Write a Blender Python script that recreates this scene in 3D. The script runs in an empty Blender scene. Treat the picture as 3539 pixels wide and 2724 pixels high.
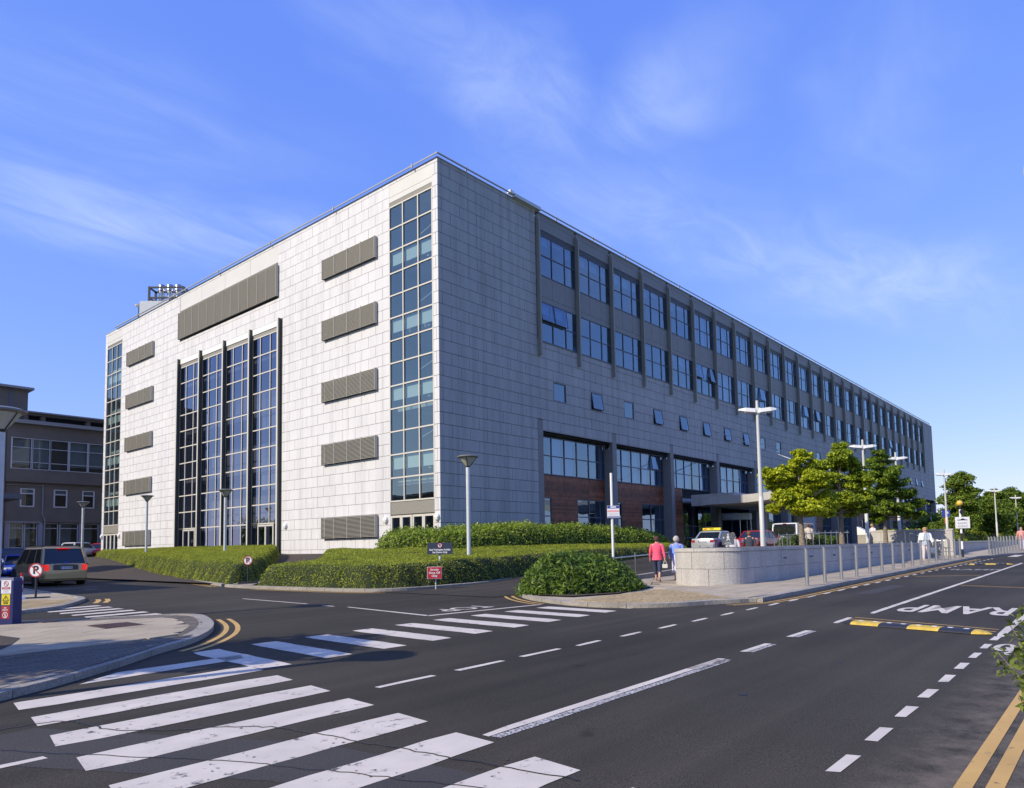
import bpy, bmesh, math, random
import numpy as np
from mathutils import Vector, Matrix
R = math.radians
SC = bpy.context.scene
COL = SC.collection
random.seed(7); RNG = np.random.default_rng(7)

# ---------------------------------------------------------------- camera
CX, CY, CZ = -28.521, -30.183, 1.5
yaw, pitch, roll = R(40.887), R(4.157), R(-0.981)
fw = Vector((math.cos(yaw)*math.cos(pitch), math.sin(yaw)*math.cos(pitch), math.sin(pitch)))
rt = Vector((math.sin(yaw), -math.cos(yaw), 0)); up = rt.cross(fw)
r2 = rt*math.cos(roll) + up*math.sin(roll); u2 = up*math.cos(roll) - rt*math.sin(roll)
cam = bpy.data.cameras.new('camera'); cob = bpy.data.objects.new('camera', cam); COL.objects.link(cob)
m = Matrix((r2, u2, -fw)).transposed().to_4x4(); m.translation = (CX, CY, CZ); cob.matrix_world = m
cam.sensor_width = 36; cam.sensor_fit = 'HORIZONTAL'; cam.lens = 36*2468.77/3539
cam.shift_y = (1712.08-1362)/3539; cam.clip_start = 0.1; cam.clip_end = 4000
SC.camera = cob
# ---------------------------------------------------------------- light
SUN_EL, SUN_AZ = R(34), R(164)      # azimuth from +X, counter-clockwise
sv = Vector((math.cos(SUN_AZ)*math.cos(SUN_EL), math.sin(SUN_AZ)*math.cos(SUN_EL), math.sin(SUN_EL)))
sun = bpy.data.lights.new('sun', 'SUN'); sun.energy = 3.9; sun.angle = R(0.53); sun.color = (1.0, 0.89, 0.69)
so = bpy.data.objects.new('sun', sun); COL.objects.link(so); so.rotation_euler = sv.to_track_quat('Z', 'Y').to_euler()
so.location = (-40, 10, 60)
W = bpy.data.worlds.new('World'); SC.world = W; W.use_nodes = True
nt = W.node_tree; nt.nodes.clear()
def N(t, k, **kw):
    n = t.nodes.new(k)
    for a, b in kw.items(): setattr(n, a, b)
    return n
wo = N(nt, 'ShaderNodeOutputWorld'); bg = N(nt, 'ShaderNodeBackground'); bg.inputs[1].default_value = 0.15
sky = N(nt, 'ShaderNodeTexSky', sky_type='NISHITA'); sky.sun_disc = False
sky.sun_elevation = SUN_EL; sky.sun_rotation = math.atan2(sv.x, sv.y)
sky.air_density = 1.0; sky.dust_density = 0.15; sky.ozone_density = 2.5; sky.altitude = 50
# the camera's blue response: each channel of the sky on its own curve
sp_ = N(nt, 'ShaderNodeSeparateColor'); cc_ = N(nt, 'ShaderNodeCombineColor'); nt.links.new(sky.outputs[0], sp_.inputs[0])
for i, (ex, k) in enumerate(((.737, .87), (.589, 1.19), (.17, 3.95))):
    pw_ = N(nt, 'ShaderNodeMath', operation='POWER'); pw_.inputs[1].default_value = ex; mk = N(nt, 'ShaderNodeMath', operation='MULTIPLY'); mk.inputs[1].default_value = k
    nt.links.new(sp_.outputs[i], pw_.inputs[0]); nt.links.new(pw_.outputs[0], mk.inputs[0]); nt.links.new(mk.outputs[0], cc_.inputs[i])
tc = N(nt, 'ShaderNodeTexCoord'); sep = N(nt, 'ShaderNodeSeparateXYZ'); nt.links.new(tc.outputs['Generated'], sep.inputs[0])
dz = N(nt, 'ShaderNodeMath', operation='MAXIMUM'); dz.inputs[1].default_value = 0.03; nt.links.new(sep.outputs[2], dz.inputs[0])
dv = N(nt, 'ShaderNodeVectorMath', operation='DIVIDE'); nt.links.new(tc.outputs['Generated'], dv.inputs[0])
cb = N(nt, 'ShaderNodeCombineXYZ')
for i in range(3): nt.links.new(dz.outputs[0], cb.inputs[i])
nt.links.new(cb.outputs[0], dv.inputs[1])
def cloud(rotz, scl, detail, lo, hi, nscale, dist, off):
    mp = N(nt, 'ShaderNodeMapping'); mp.inputs['Rotation'].default_value = (0, 0, R(rotz)); mp.inputs['Scale'].default_value = scl
    mp.inputs['Location'].default_value = off
    nt.links.new(dv.outputs[0], mp.inputs[0])
    no = N(nt, 'ShaderNodeTexNoise'); no.inputs['Scale'].default_value = nscale; no.inputs['Detail'].default_value = detail
    no.inputs['Roughness'].default_value = 0.62; no.inputs['Distortion'].default_value = dist
    nt.links.new(mp.outputs[0], no.inputs['Vector'])
    rp = N(nt, 'ShaderNodeMapRange', interpolation_type='SMOOTHSTEP'); rp.inputs[1].default_value = lo; rp.inputs[2].default_value = hi
    nt.links.new(no.outputs[0], rp.inputs[0]); return rp
def patch(cx, cy, ang, sx, sy, amp):     # a bank of cirrus lying at one place of the cloud layer
    mp = N(nt, 'ShaderNodeMapping', vector_type='TEXTURE'); mp.inputs['Location'].default_value = (cx, cy, 0); mp.inputs['Rotation'].default_value = (0, 0, R(ang)); mp.inputs['Scale'].default_value = (sx, sy, 1000)
    wv = N(nt, 'ShaderNodeTexNoise'); wv.inputs['Scale'].default_value = 2.2; wv.inputs['Detail'].default_value = 3; nt.links.new(dv.outputs[0], wv.inputs['Vector'])
    w2 = N(nt, 'ShaderNodeVectorMath', operation='MULTIPLY_ADD'); w2.inputs[1].default_value = (.5, .5, 0); w2.inputs[2].default_value = (-.25, -.25, 0); nt.links.new(wv.outputs[1], w2.inputs[0])
    ad = N(nt, 'ShaderNodeVectorMath', operation='ADD'); nt.links.new(dv.outputs[0], ad.inputs[0]); nt.links.new(w2.outputs[0], ad.inputs[1]); nt.links.new(ad.outputs[0], mp.inputs[0])
    ln = N(nt, 'ShaderNodeVectorMath', operation='LENGTH'); nt.links.new(mp.outputs[0], ln.inputs[0])
    mr = N(nt, 'ShaderNodeMapRange', interpolation_type='SMOOTHSTEP'); mr.inputs[1].default_value = 1.25; mr.inputs[2].default_value = 0; mr.inputs[4].default_value = amp; nt.links.new(ln.outputs['Value'], mr.inputs[0]); return mr.outputs[0]
tot = None
for q in ((.90, 2.18, -25, .75, .34, 1.0), (.55, 1.75, -20, .6, .3, .5), (1.15, 1.0, -2, .65, .16, .8), (1.45, .82, 60, .42, .24, .75), (2.0, 1.06, -5, 1.0, .30, .7), (2.9, .74, -14, 1.4, .42, 1.0), (1.8, .35, 10, .6, .2, .4), (-1.5, 1.2, 30, .9, .3, .8), (-.8, -1.8, 80, 1.2, .4, .9), (2.2, -1.6, 20, 1.0, .4, .8), (-2.6, .2, 10, 1.0, .5, .7)):
    o_ = patch(*q)
    if tot is None: tot = o_
    else: mm_ = N(nt, 'ShaderNodeMath', operation='MAXIMUM'); nt.links.new(tot, mm_.inputs[0]); nt.links.new(o_, mm_.inputs[1]); tot = mm_.outputs[0]
fine = cloud(-18, (0.55, 1.5, 1), 12, 0.22, 0.80, 3.4, 1.0, (3.1, 2.0, 0))
soft = cloud(12, (0.7, 1.1, 1), 5, 0.2, 0.85, 1.2, 0.6, (5.1, 7.0, 0))
ml = N(nt, 'ShaderNodeMath', operation='MULTIPLY'); nt.links.new(tot, ml.inputs[0]); nt.links.new(fine.outputs[0], ml.inputs[1])
sm_ = N(nt, 'ShaderNodeMath', operation='MULTIPLY'); nt.links.new(tot, sm_.inputs[0]); nt.links.new(soft.outputs[0], sm_.inputs[1])
vl = N(nt, 'ShaderNodeMath', operation='MULTIPLY_ADD'); vl.inputs[1].default_value = 0.45; nt.links.new(sm_.outputs[0], vl.inputs[0]); nt.links.new(ml.outputs[0], vl.inputs[2])
ml2 = N(nt, 'ShaderNodeMath', operation='MULTIPLY'); ml2.inputs[1].default_value = 0.50; ml2.use_clamp = True; nt.links.new(vl.outputs[0], ml2.inputs[0])
cm = N(nt, 'ShaderNodeMix', data_type='RGBA'); cm.inputs[7].default_value = (3.0, 3.7, 5.2, 1)
nt.links.new(cc_.outputs[0], cm.inputs[6])
nt.links.new(ml2.outputs[0], cm.inputs[0]); nt.links.new(cm.outputs[2], bg.inputs[0]); nt.links.new(bg.outputs[0], wo.inputs[0])
vs = SC.view_settings; vs.view_transform = 'Standard'; vs.look = 'None'; vs.gamma = 1; vs.use_curve_mapping = False; vs.exposure = 0.45
SC.cycles.max_bounces = 6; SC.cycles.transparent_max_bounces = 12; SC.cycles.caustics_reflective = False; SC.cycles.caustics_refractive = False

# ---------------------------------------------------------------- materials
MATS = {}
def mat(name, col, rough=0.7, metal=0.0, n=None, n2=None, bump=0.0, bscale=30, spec=0.5, island=0.0, emit=None, coat=0.0, objrand=0.0, streak=0.0):
    """n = (scale, amount, detail): multiplies the base colour by noise in object space"""
    if name in MATS: return MATS[name]
    M = bpy.data.materials.new(name); M.use_nodes = True; t = M.node_tree; b = t.nodes['Principled BSDF']
    b.inputs['Roughness'].default_value = rough; b.inputs['Metallic'].default_value = metal
    b.inputs['Specular IOR Level'].default_value = spec; b.inputs['Coat Weight'].default_value = coat
    geo = N(t, 'ShaderNodeNewGeometry')
    src = None
    def mulby(val, lo, hi, src):
        mr = N(t, 'ShaderNodeMapRange'); mr.inputs[3].default_value = lo; mr.inputs[4].default_value = hi
        t.links.new(val, mr.inputs[0])
        if src is None: return mr.outputs[0]
        mm = N(t, 'ShaderNodeMath', operation='MULTIPLY'); t.links.new(src, mm.inputs[0]); t.links.new(mr.outputs[0], mm.inputs[1]); return mm.outputs[0]
    for q in (n, n2):
        if q:
            no = N(t, 'ShaderNodeTexNoise'); no.inputs['Scale'].default_value = q[0]; no.inputs['Detail'].default_value = q[2] if len(q) > 2 else 4
            t.links.new(geo.outputs['Position'], no.inputs['Vector'])
            mr = N(t, 'ShaderNodeMapRange'); mr.inputs[1].default_value = 0.3; mr.inputs[2].default_value = 0.7
            t.links.new(no.outputs[0], mr.inputs[0])
            src = mulby(mr.outputs[0], 1-q[1], 1+q[1], src)
    if streak:                      # rain streaks: noise drawn out down the wall
        mp = N(t, 'ShaderNodeMapping'); mp.inputs['Scale'].default_value = (2.2, 2.2, .09); t.links.new(geo.outputs['Position'], mp.inputs[0])
        no = N(t, 'ShaderNodeTexNoise'); no.inputs['Scale'].default_value = 1.0; no.inputs['Detail'].default_value = 6; t.links.new(mp.outputs[0], no.inputs['Vector'])
        mr = N(t, 'ShaderNodeMapRange'); mr.inputs[1].default_value = .45; mr.inputs[2].default_value = .72; t.links.new(no.outputs[0], mr.inputs[0]); src = mulby(mr.outputs[0], 1.0, 1-streak*1.6, src)
    if island: src = mulby(geo.outputs['Random Per Island'], 1-island, 1+island, src)
    if objrand:
        oi = N(t, 'ShaderNodeObjectInfo'); src = mulby(oi.outputs['Random'], 1-objrand, 1+objrand, src)
    c4 = tuple(col)+(1,)
    if src is None: b.inputs['Base Color'].default_value = c4
    else:
        mx = N(t, 'ShaderNodeMix', data_type='RGBA', blend_type='MULTIPLY'); mx.inputs[0].default_value = 1; mx.inputs[6].default_value = c4
        t.links.new(src, mx.inputs[7]); t.links.new(mx.outputs[2], b.inputs['Base Color'])
    if bump:
        no = N(t, 'ShaderNodeTexNoise'); no.inputs['Scale'].default_value = bscale; no.inputs['Detail'].default_value = 6
        t.links.new(geo.outputs['Position'], no.inputs['Vector'])
        bp = N(t, 'ShaderNodeBump'); bp.inputs['Strength'].default_value = bump; bp.inputs['Distance'].default_value = 0.02
        t.links.new(no.outputs[0], bp.inputs['Height']); t.links.new(bp.outputs[0], b.inputs['Normal'])
    if emit:
        b.inputs['Emission Color'].default_value = tuple(emit[:3])+(1,); b.inputs['Emission Strength'].default_value = emit[3]
    MATS[name] = M; return M
def glassmat(name, refl, tintc, ior=1.9, wav=0.15):
    M = bpy.data.materials.new(name); M.use_nodes = True; M.use_transparent_shadow = True; t = M.node_tree; t.nodes.clear()
    o = N(t, 'ShaderNodeOutputMaterial'); g = N(t, 'ShaderNodeBsdfGlossy'); g.inputs['Roughness'].default_value = 0.0; g.inputs['Color'].default_value = refl+(1,)
    tr = N(t, 'ShaderNodeBsdfTransparent'); tr.inputs[0].default_value = tintc+(1,)
    f0 = ((ior-1)/(ior+1))**2; lw_ = N(t, 'ShaderNodeLayerWeight'); lw_.inputs[0].default_value = .5; pw5 = N(t, 'ShaderNodeMath', operation='POWER'); pw5.inputs[1].default_value = 5; t.links.new(lw_.outputs['Facing'], pw5.inputs[0]); fr = N(t, 'ShaderNodeMath', operation='MULTIPLY_ADD'); fr.inputs[1].default_value = 1-f0; fr.inputs[2].default_value = f0; t.links.new(pw5.outputs[0], fr.inputs[0])
    # slight waviness of float glass and a small random tilt of each pane
    geo = N(t, 'ShaderNodeNewGeometry'); no = N(t, 'ShaderNodeTexNoise'); no.inputs['Scale'].default_value = 0.7; no.inputs['Detail'].default_value = 1
    t.links.new(geo.outputs['Position'], no.inputs['Vector'])
    bp = N(t, 'ShaderNodeBump'); bp.inputs['Strength'].default_value = wav; bp.inputs['Distance'].default_value = 0.05
    t.links.new(no.outputs[0], bp.inputs['Height']); t.links.new(bp.outputs[0], g.inputs['Normal'])
    mx = N(t, 'ShaderNodeMixShader'); t.links.new(fr.outputs[0], mx.inputs[0]); t.links.new(tr.outputs[0], mx.inputs[1]); t.links.new(g.outputs[0], mx.inputs[2])
    t.links.new(mx.outputs[0], o.inputs[0]); MATS[name] = M; return M
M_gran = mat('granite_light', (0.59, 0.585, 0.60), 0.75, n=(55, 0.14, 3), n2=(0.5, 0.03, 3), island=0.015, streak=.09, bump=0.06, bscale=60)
M_granr = mat('granite_shaded', (0.365, 0.365, 0.36), 0.75, n=(26, 0.30, 4), n2=(0.4, 0.06, 3), island=0.03, streak=.14, bump=0.08, bscale=60)  # left facade's granite, base colour darkened to stand for shade on the right
M_granw = mat('granite_wall', (0.42, 0.40, 0.375), 0.75, n=(40, 0.28, 3), n2=(0.9, 0.08, 4), island=0.05, bump=0.08, bscale=60, streak=.10)
M_pier = mat('pier_stone', (0.21, 0.205, 0.20), 0.7, n=(9, 0.08, 5))
M_joint = mat('joint', (0.50, 0.46, 0.42), 0.9)
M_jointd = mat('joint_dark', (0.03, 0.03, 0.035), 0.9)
M_beige = mat('frame_beige', (0.55, 0.52, 0.46), 0.45)
M_panel = mat('panel_metal', (0.56, 0.55, 0.52), 0.5, n=(0.7, 0.03))
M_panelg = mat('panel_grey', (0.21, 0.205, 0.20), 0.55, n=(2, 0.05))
M_fin = mat('fin_metal', (0.24, 0.235, 0.20), 0.5, n=(6, 0.08))
M_finl = mat('fin_dark', (0.055, 0.065, 0.062), 0.5)
M_louv = mat('louvre_metal', (0.40, 0.38, 0.33), 0.5)
M_louvd = mat('louvre_shade', (0.06, 0.06, 0.06), 0.6)
M_frd = mat('frame_dark', (0.10, 0.105, 0.12), 0.5)
M_wood = mat('cedar', (0.19, 0.062, 0.028), 0.55, n=(3, 0.35, 5), island=0.35)
M_int = mat('interior_wall', (0.48, 0.49, 0.48), 0.9, n=(0.4, 0.3, 2))
M_blind = mat('blind', (0.62, 0.68, 0.66), 0.8)
M_paper = mat('white_paper', (0.8, 0.85, 0.82), 0.7)
M_white = mat('white_paint', (0.72, 0.72, 0.70), 0.4)
M_steel = mat('steel', (0.52, 0.50, 0.47), 0.28, metal=1.0)
M_galv = mat('galvanised', (0.52, 0.55, 0.56), 0.45, n=(5, 0.08))
M_black = mat('black_rubber', (0.018, 0.018, 0.02), 0.6)
M_blackm = mat('black_metal', (0.03, 0.032, 0.035), 0.4)
M_gl1 = glassmat('glass_left', (0.82, 0.94, 0.90), (0.62, 0.72, 0.72), 3.0)
M_gl1c = glassmat('glass_centre', (0.74, 0.80, 1.0), (0.36, 0.38, 0.44), 3.2)
M_gl2 = glassmat('glass_right', (0.60, 0.80, 1.0), (0.34, 0.46, 0.66), 3.1)
M_kerb = mat('kerb_granite', (0.29, 0.265, 0.225), 0.85, n=(30, 0.25, 3), n2=(1.5, 0.12), island=0.06, bump=0.2, bscale=25, objrand=0.08)
M_slab = mat('paving_slab', (0.36, 0.305, 0.22), 0.9, n=(45, 0.12, 3), n2=(1.2, 0.12, 4), bump=0.15, bscale=40, objrand=0.10)
M_slabd = mat('paving_dark', (0.115, 0.10, 0.085), 0.9, n=(30, 0.18, 3), n2=(1.2, 0.15, 4), bump=0.2, bscale=40, island=0.16, objrand=0.1)
M_buff = mat('tactile_buff', (0.36, 0.27, 0.14), 0.9, n=(30, 0.15, 3), n2=(1.5, 0.15), island=0.12, bump=0.2)
M_bed = mat('soil', (0.05, 0.038, 0.028), 1.0, n=(8, 0.4, 5), bump=0.6, bscale=12)
M_grass = mat('lawn', (0.08, 0.12, 0.03), 1.0, n=(3, 0.3, 5), bump=0.5)
M_skin = mat('skin', (0.52, 0.31, 0.22), 0.6)

def asphalt():
    M = bpy.data.materials.new('asphalt'); M.use_nodes = True; t = M.node_tree; b = t.nodes['Principled BSDF']; b.inputs['Roughness'].default_value = 0.82
    b.inputs['Specular IOR Level'].default_value = 0.18
    geo = N(t, 'ShaderNodeNewGeometry')
    def noise(scale, det, lo, hi, a, c, rough=0.5, st=None):
        no = N(t, 'ShaderNodeTexNoise'); no.inputs['Scale'].default_value = scale; no.inputs['Detail'].default_value = det; no.inputs['Roughness'].default_value = rough
        if st:
            mp = N(t, 'ShaderNodeMapping'); mp.inputs['Scale'].default_value = st; t.links.new(geo.outputs['Position'], mp.inputs[0]); t.links.new(mp.outputs[0], no.inputs['Vector'])
        else: t.links.new(geo.outputs['Position'], no.inputs['Vector'])
        mr = N(t, 'ShaderNodeMapRange'); mr.inputs[1].default_value = lo; mr.inputs[2].default_value = hi; mr.inputs[3].default_value = a; mr.inputs[4].default_value = c
        t.links.new(no.outputs[0], mr.inputs[0]); return mr.outputs[0], no
    a1, _ = noise(0.22, 4, 0.35, 0.65, 0.80, 1.2); a2, _ = noise(85, 2, 0.25, 0.75, 0.55, 1.5, 0.6); a3, _ = noise(1.0, 5, 0.35, 0.65, 0.84, 1.14, st=(0.12, 2.0, 1))
    a4, _ = noise(1.7, 2, 0.76, 0.80, 1.0, 0.62)
    def mul(x, y):
        mm = N(t, 'ShaderNodeMath', operation='MULTIPLY'); t.links.new(x, mm.inputs[0]); t.links.new(y, mm.inputs[1]); return mm.outputs[0]
    s = mul(mul(mul(a1, a2), a3), a4)
    # dust by the near kerb: paler band beyond y = -28.9
    sp = N(t, 'ShaderNodeSeparateXYZ'); t.links.new(geo.outputs['Position'], sp.inputs[0])
    d1 = N(t, 'ShaderNodeMapRange'); d1.inputs[1].default_value = -28.75; d1.inputs[2].default_value = -29.2; d1.inputs[3].default_value = 0; d1.inputs[4].default_value = 0.55
    t.links.new(sp.outputs[1], d1.inputs[0])
    dn, _ = noise(3.2, 6, 0.38, 0.66, 0, 1, 0.7); dust = mul(d1.outputs[0], dn)
    mx = N(t, 'ShaderNodeMix', data_type='RGBA', blend_type='MULTIPLY'); mx.inputs[0].default_value = 1; mx.inputs[6].default_value = (0.046, 0.041, 0.032, 1)
    t.links.new(s, mx.inputs[7])
    m2 = N(t, 'ShaderNodeMix', data_type='RGBA'); m2.inputs[7].default_value = (0.23, 0.19, 0.15, 1); t.links.new(dust, m2.inputs[0]); t.links.new(mx.outputs[2], m2.inputs[6])
    t.links.new(m2.outputs[2], b.inputs['Base Color'])
    no = N(t, 'ShaderNodeTexNoise'); no.inputs['Scale'].default_value = 70; no.inputs['Detail'].default_value = 3; t.links.new(geo.outputs['Position'], no.inputs['Vector'])
    bp = N(t, 'ShaderNodeBump'); bp.inputs['Strength'].default_value = 0.55; bp.inputs['Distance'].default_value = 0.012; t.links.new(no.outputs[0], bp.inputs['Height']); t.links.new(bp.outputs[0], b.inputs['Normal'])
    return M
M_asph = asphalt()
def paint(name, col, wear=0.55, wscale=9):
    """road paint with chips where the asphalt shows through"""
    M = bpy.data.materials.new(name); M.use_nodes = True; t = M.node_tree; b = t.nodes['Principled BSDF']; b.inputs['Roughness'].default_value = 0.7
    geo = N(t, 'ShaderNodeNewGeometry')
    no = N(t, 'ShaderNodeTexNoise'); no.inputs['Scale'].default_value = wscale; no.inputs['Detail'].default_value = 8; no.inputs['Roughness'].default_value = 0.72
    t.links.new(geo.outputs['Position'], no.inputs['Vector'])
    mr = N(t, 'ShaderNodeMapRange'); mr.inputs[1].default_value = wear; mr.inputs[2].default_value = wear+0.08; t.links.new(no.outputs[0], mr.inputs[0])
    n3 = N(t, 'ShaderNodeTexNoise'); n3.inputs['Scale'].default_value = 2.3; n3.inputs['Detail'].default_value = 7; t.links.new(geo.outputs['Position'], n3.inputs['Vector'])
    m3 = N(t, 'ShaderNodeMapRange'); m3.inputs[1].default_value = 0.3; m3.inputs[2].default_value = 0.7; m3.inputs[3].default_value = 0.84; m3.inputs[4].default_value = 1.05; t.links.new(n3.outputs[0], m3.inputs[0])
    mx = N(t, 'ShaderNodeMix', data_type='RGBA', blend_type='MULTIPLY'); mx.inputs[0].default_value = 1; mx.inputs[6].default_value = col+(1,); t.links.new(m3.outputs[0], mx.inputs[7])
    m2 = N(t, 'ShaderNodeMix', data_type='RGBA'); m2.inputs[7].default_value = (0.075, 0.072, 0.072, 1); t.links.new(mr.outputs[0], m2.inputs[0]); t.links.new(mx.outputs[2], m2.inputs[6])
    t.links.new(m2.outputs[2], b.inputs['Base Color']); return M
M_pw = paint('road_white', (0.60, 0.54, 0.465), 0.585, 8); M_pww = paint('road_white_worn', (0.55, 0.53, 0.51), 0.46, 40); M_py = paint('road_yellow', (0.55, 0.34, 0.10), 0.60, 10)
M_leaf = {}
def leafmat(name, c1, c2, rough=0.5, trans=0.42):
    M = bpy.data.materials.new(name); M.use_nodes = True; t = M.node_tree; b = t.nodes['Principled BSDF']; b.inputs['Roughness'].default_value = rough
    b.inputs['Specular IOR Level'].default_value = 0.185
    geo = N(t, 'ShaderNodeNewGeometry'); mx = N(t, 'ShaderNodeMix', data_type='RGBA'); mx.inputs[6].default_value = c1+(1,); mx.inputs[7].default_value = c2+(1,)
    no = N(t, 'ShaderNodeTexNoise'); no.inputs['Scale'].default_value = 1.6; no.inputs['Detail'].default_value = 3; t.links.new(geo.outputs['Position'], no.inputs['Vector'])
    ad = N(t, 'ShaderNodeMath', operation='ADD'); sb = N(t, 'ShaderNodeMath', operation='MULTIPLY_ADD'); sb.inputs[1].default_value = 1.6; sb.inputs[2].default_value = -0.8
    t.links.new(no.outputs[0], sb.inputs[0]); t.links.new(geo.outputs['Random Per Island'], ad.inputs[0]); t.links.new(sb.outputs[0], ad.inputs[1]); ad.use_clamp = True
    t.links.new(ad.outputs[0], mx.inputs[0]); t.links.new(mx.outputs[2], b.inputs['Base Color'])
    if trans:
        o = [x for x in t.nodes if x.type == 'OUTPUT_MATERIAL'][0]; tr = N(t, 'ShaderNodeBsdfTranslucent'); t.links.new(mx.outputs[2], tr.inputs[0])
        ms = N(t, 'ShaderNodeMixShader'); ms.inputs[0].default_value = trans; t.links.new(b.outputs[0], ms.inputs[1]); t.links.new(tr.outputs[0], ms.inputs[2]); t.links.new(ms.outputs[0], o.inputs[0])
    MATS[name] = M; return M
L_jun = leafmat('juniper_leaf', (0.13, 0.18, 0.014), (0.52, 0.56, 0.07)); L_lau = leafmat('laurel_leaf', (0.08, 0.15, 0.014), (0.44, 0.54, 0.08), 0.3)
L_bush = leafmat('bush_leaf', (0.03, 0.075, 0.012), (0.22, 0.32, 0.05), 0.32); L_t1 = leafmat('maple_leaf_yellow', (0.20, 0.27, 0.015), (0.66, 0.70, 0.05)); L_t2 = leafmat('maple_leaf_green', (0.11, 0.18, 0.015), (0.50, 0.58, 0.05))
L_t3 = leafmat('maple_leaf_dark', (0.07, 0.13, 0.015), (0.32, 0.43, 0.05)); L_t4 = leafmat('far_leaf', (0.07, 0.13, 0.02), (0.30, 0.40, 0.06)); L_near = leafmat('shrub_leaf', (0.07, 0.12, 0.02), (0.34, 0.38, 0.08), 0.4)
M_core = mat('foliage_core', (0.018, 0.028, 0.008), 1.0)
M_bark = mat('bark', (0.20, 0.16, 0.12), 0.9, n=(12, 0.3, 4), bump=0.4, bscale=20)

# ---------------------------------------------------------------- helpers
def props(o, label=None, cat=None, group=None, kind=None):
    if label: o['label'] = label
    if cat: o['category'] = cat
    if group: o['group'] = group
    if kind: o['kind'] = kind
    return o
def empty(name, loc, label, cat, group=None, rz=0):
    o = bpy.data.objects.new(name, None); COL.objects.link(o); o.location = loc; o.rotation_euler = (0, 0, rz); o.empty_display_size = 0.2
    return props(o, label, cat, group)
def link(name, me, parent=None):
    o = bpy.data.objects.new(name, me); COL.objects.link(o)
    if parent is not None: o.parent = parent
    return o
class MB:
    def __init__(s): s.v = []; s.f = []; s.mi = []; s.mats = []; s.cur = 0
    def m(s, M):
        if M not in s.mats: s.mats.append(M)
        s.cur = s.mats.index(M); return s
    def face(s, idx): s.f.append(tuple(idx)); s.mi.append(s.cur)
    def box(s, a, b):
        x0, y0, z0 = (min(a[i], b[i]) for i in range(3)); x1, y1, z1 = (max(a[i], b[i]) for i in range(3)); k = len(s.v)
        s.v += [(x0,y0,z0),(x1,y0,z0),(x1,y1,z0),(x0,y1,z0),(x0,y0,z1),(x1,y0,z1),(x1,y1,z1),(x0,y1,z1)]
        for q in ((0,3,2,1),(4,5,6,7),(0,1,5,4),(1,2,6,5),(2,3,7,6),(3,0,4,7)): s.face([k+i for i in q])
        return s
    def quad(s, *p):
        k = len(s.v); s.v += [tuple(x) for x in p]; s.face(range(k, k+len(p))); return s
    def tube(s, pts, rad, n=8, cap=True):
        """round bar through pts; rad one number or one per point"""
        P = [Vector(p) for p in pts]; rr = rad if hasattr(rad, '__len__') else [rad]*len(P); k = len(s.v); ref = None
        for i, p in enumerate(P):
            d = (P[min(i+1, len(P)-1)] - P[max(i-1, 0)]).normalized()
            if ref is None: ref = Vector((1, 0, 0)) if abs(d.x) < 0.8 else Vector((0, 1, 0))
            a = d.cross(ref).normalized(); b = d.cross(a).normalized(); ref = b.cross(d).normalized() if False else ref
            for j in range(n):
                t = 2*math.pi*j/n; s.v.append(tuple(p + (a*math.cos(t) + b*math.sin(t))*rr[i]))
        for i in range(len(P)-1):
            for j in range(n):
                s.face((k+i*n+j, k+i*n+(j+1) % n, k+(i+1)*n+(j+1) % n, k+(i+1)*n+j))
        if cap: s.face([k+j for j in range(n)][::-1]); s.face([k+(len(P)-1)*n+j for j in range(n)])
        return s
    def rings(s, rs, cap=True):
        """loft of equal-length closed loops"""
        k = len(s.v); n = len(rs[0])
        for r in rs: s.v += [tuple(p) for p in r]
        for i in range(len(rs)-1):
            for j in range(n): s.face((k+i*n+j, k+i*n+(j+1) % n, k+(i+1)*n+(j+1) % n, k+(i+1)*n+j))
        if cap: s.face([k+j for j in range(n)][::-1]); s.face([k+(len(rs)-1)*n+j for j in range(n)])
        return s
    def lathe(s, prof, c=(0, 0, 0), n=16):
        return s.rings([[(c[0]+r*math.cos(2*math.pi*j/n), c[1]+r*math.sin(2*math.pi*j/n), c[2]+z) for j in range(n)] for r, z in prof])
    def prism(s, poly, z0, z1):
        k = len(s.v); n = len(poly)
        f0 = z0 if callable(z0) else (lambda x, y: z0); f1 = z1 if callable(z1) else (lambda x, y: z1)
        s.v += [(p[0], p[1], f0(p[0], p[1])) for p in poly] + [(p[0], p[1], f1(p[0], p[1])) for p in poly]
        A = sum(poly[i][0]*poly[(i+1) % n][1]-poly[(i+1) % n][0]*poly[i][1] for i in range(n))
        idx = list(range(n)) if A > 0 else list(range(n))[::-1]
        s.face([k+i for i in idx[::-1]]); s.face([k+n+i for i in idx])
        for a in range(n):
            i, j = idx[a], idx[(a+1) % n]; s.face((k+i, k+j, k+n+j, k+n+i))
        return s
    def mesh(s, name, M=None, smooth=False):
        me = bpy.data.meshes.new(name); me.from_pydata(s.v, [], s.f)
        for q in (s.mats or [M]): me.materials.append(q)
        if s.mats and len(s.mats) > 1: me.polygons.foreach_set('material_index', s.mi)
        if smooth:
            me.polygons.foreach_set('use_smooth', [True]*len(s.f))
            try: me.set_sharp_from_angle(angle=R(40))
            except Exception: pass
        me.update(); return me
    def build(s, name, M=None, parent=None, smooth=False): return link(name, s.mesh(name, M, smooth), parent)
def dup(o, parent=None):
    c = o.copy(); COL.objects.link(c)
    if parent is not None: c.parent = parent
    for ch in list(o.children): dup(ch, c)
    return c
FONT = {}
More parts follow.
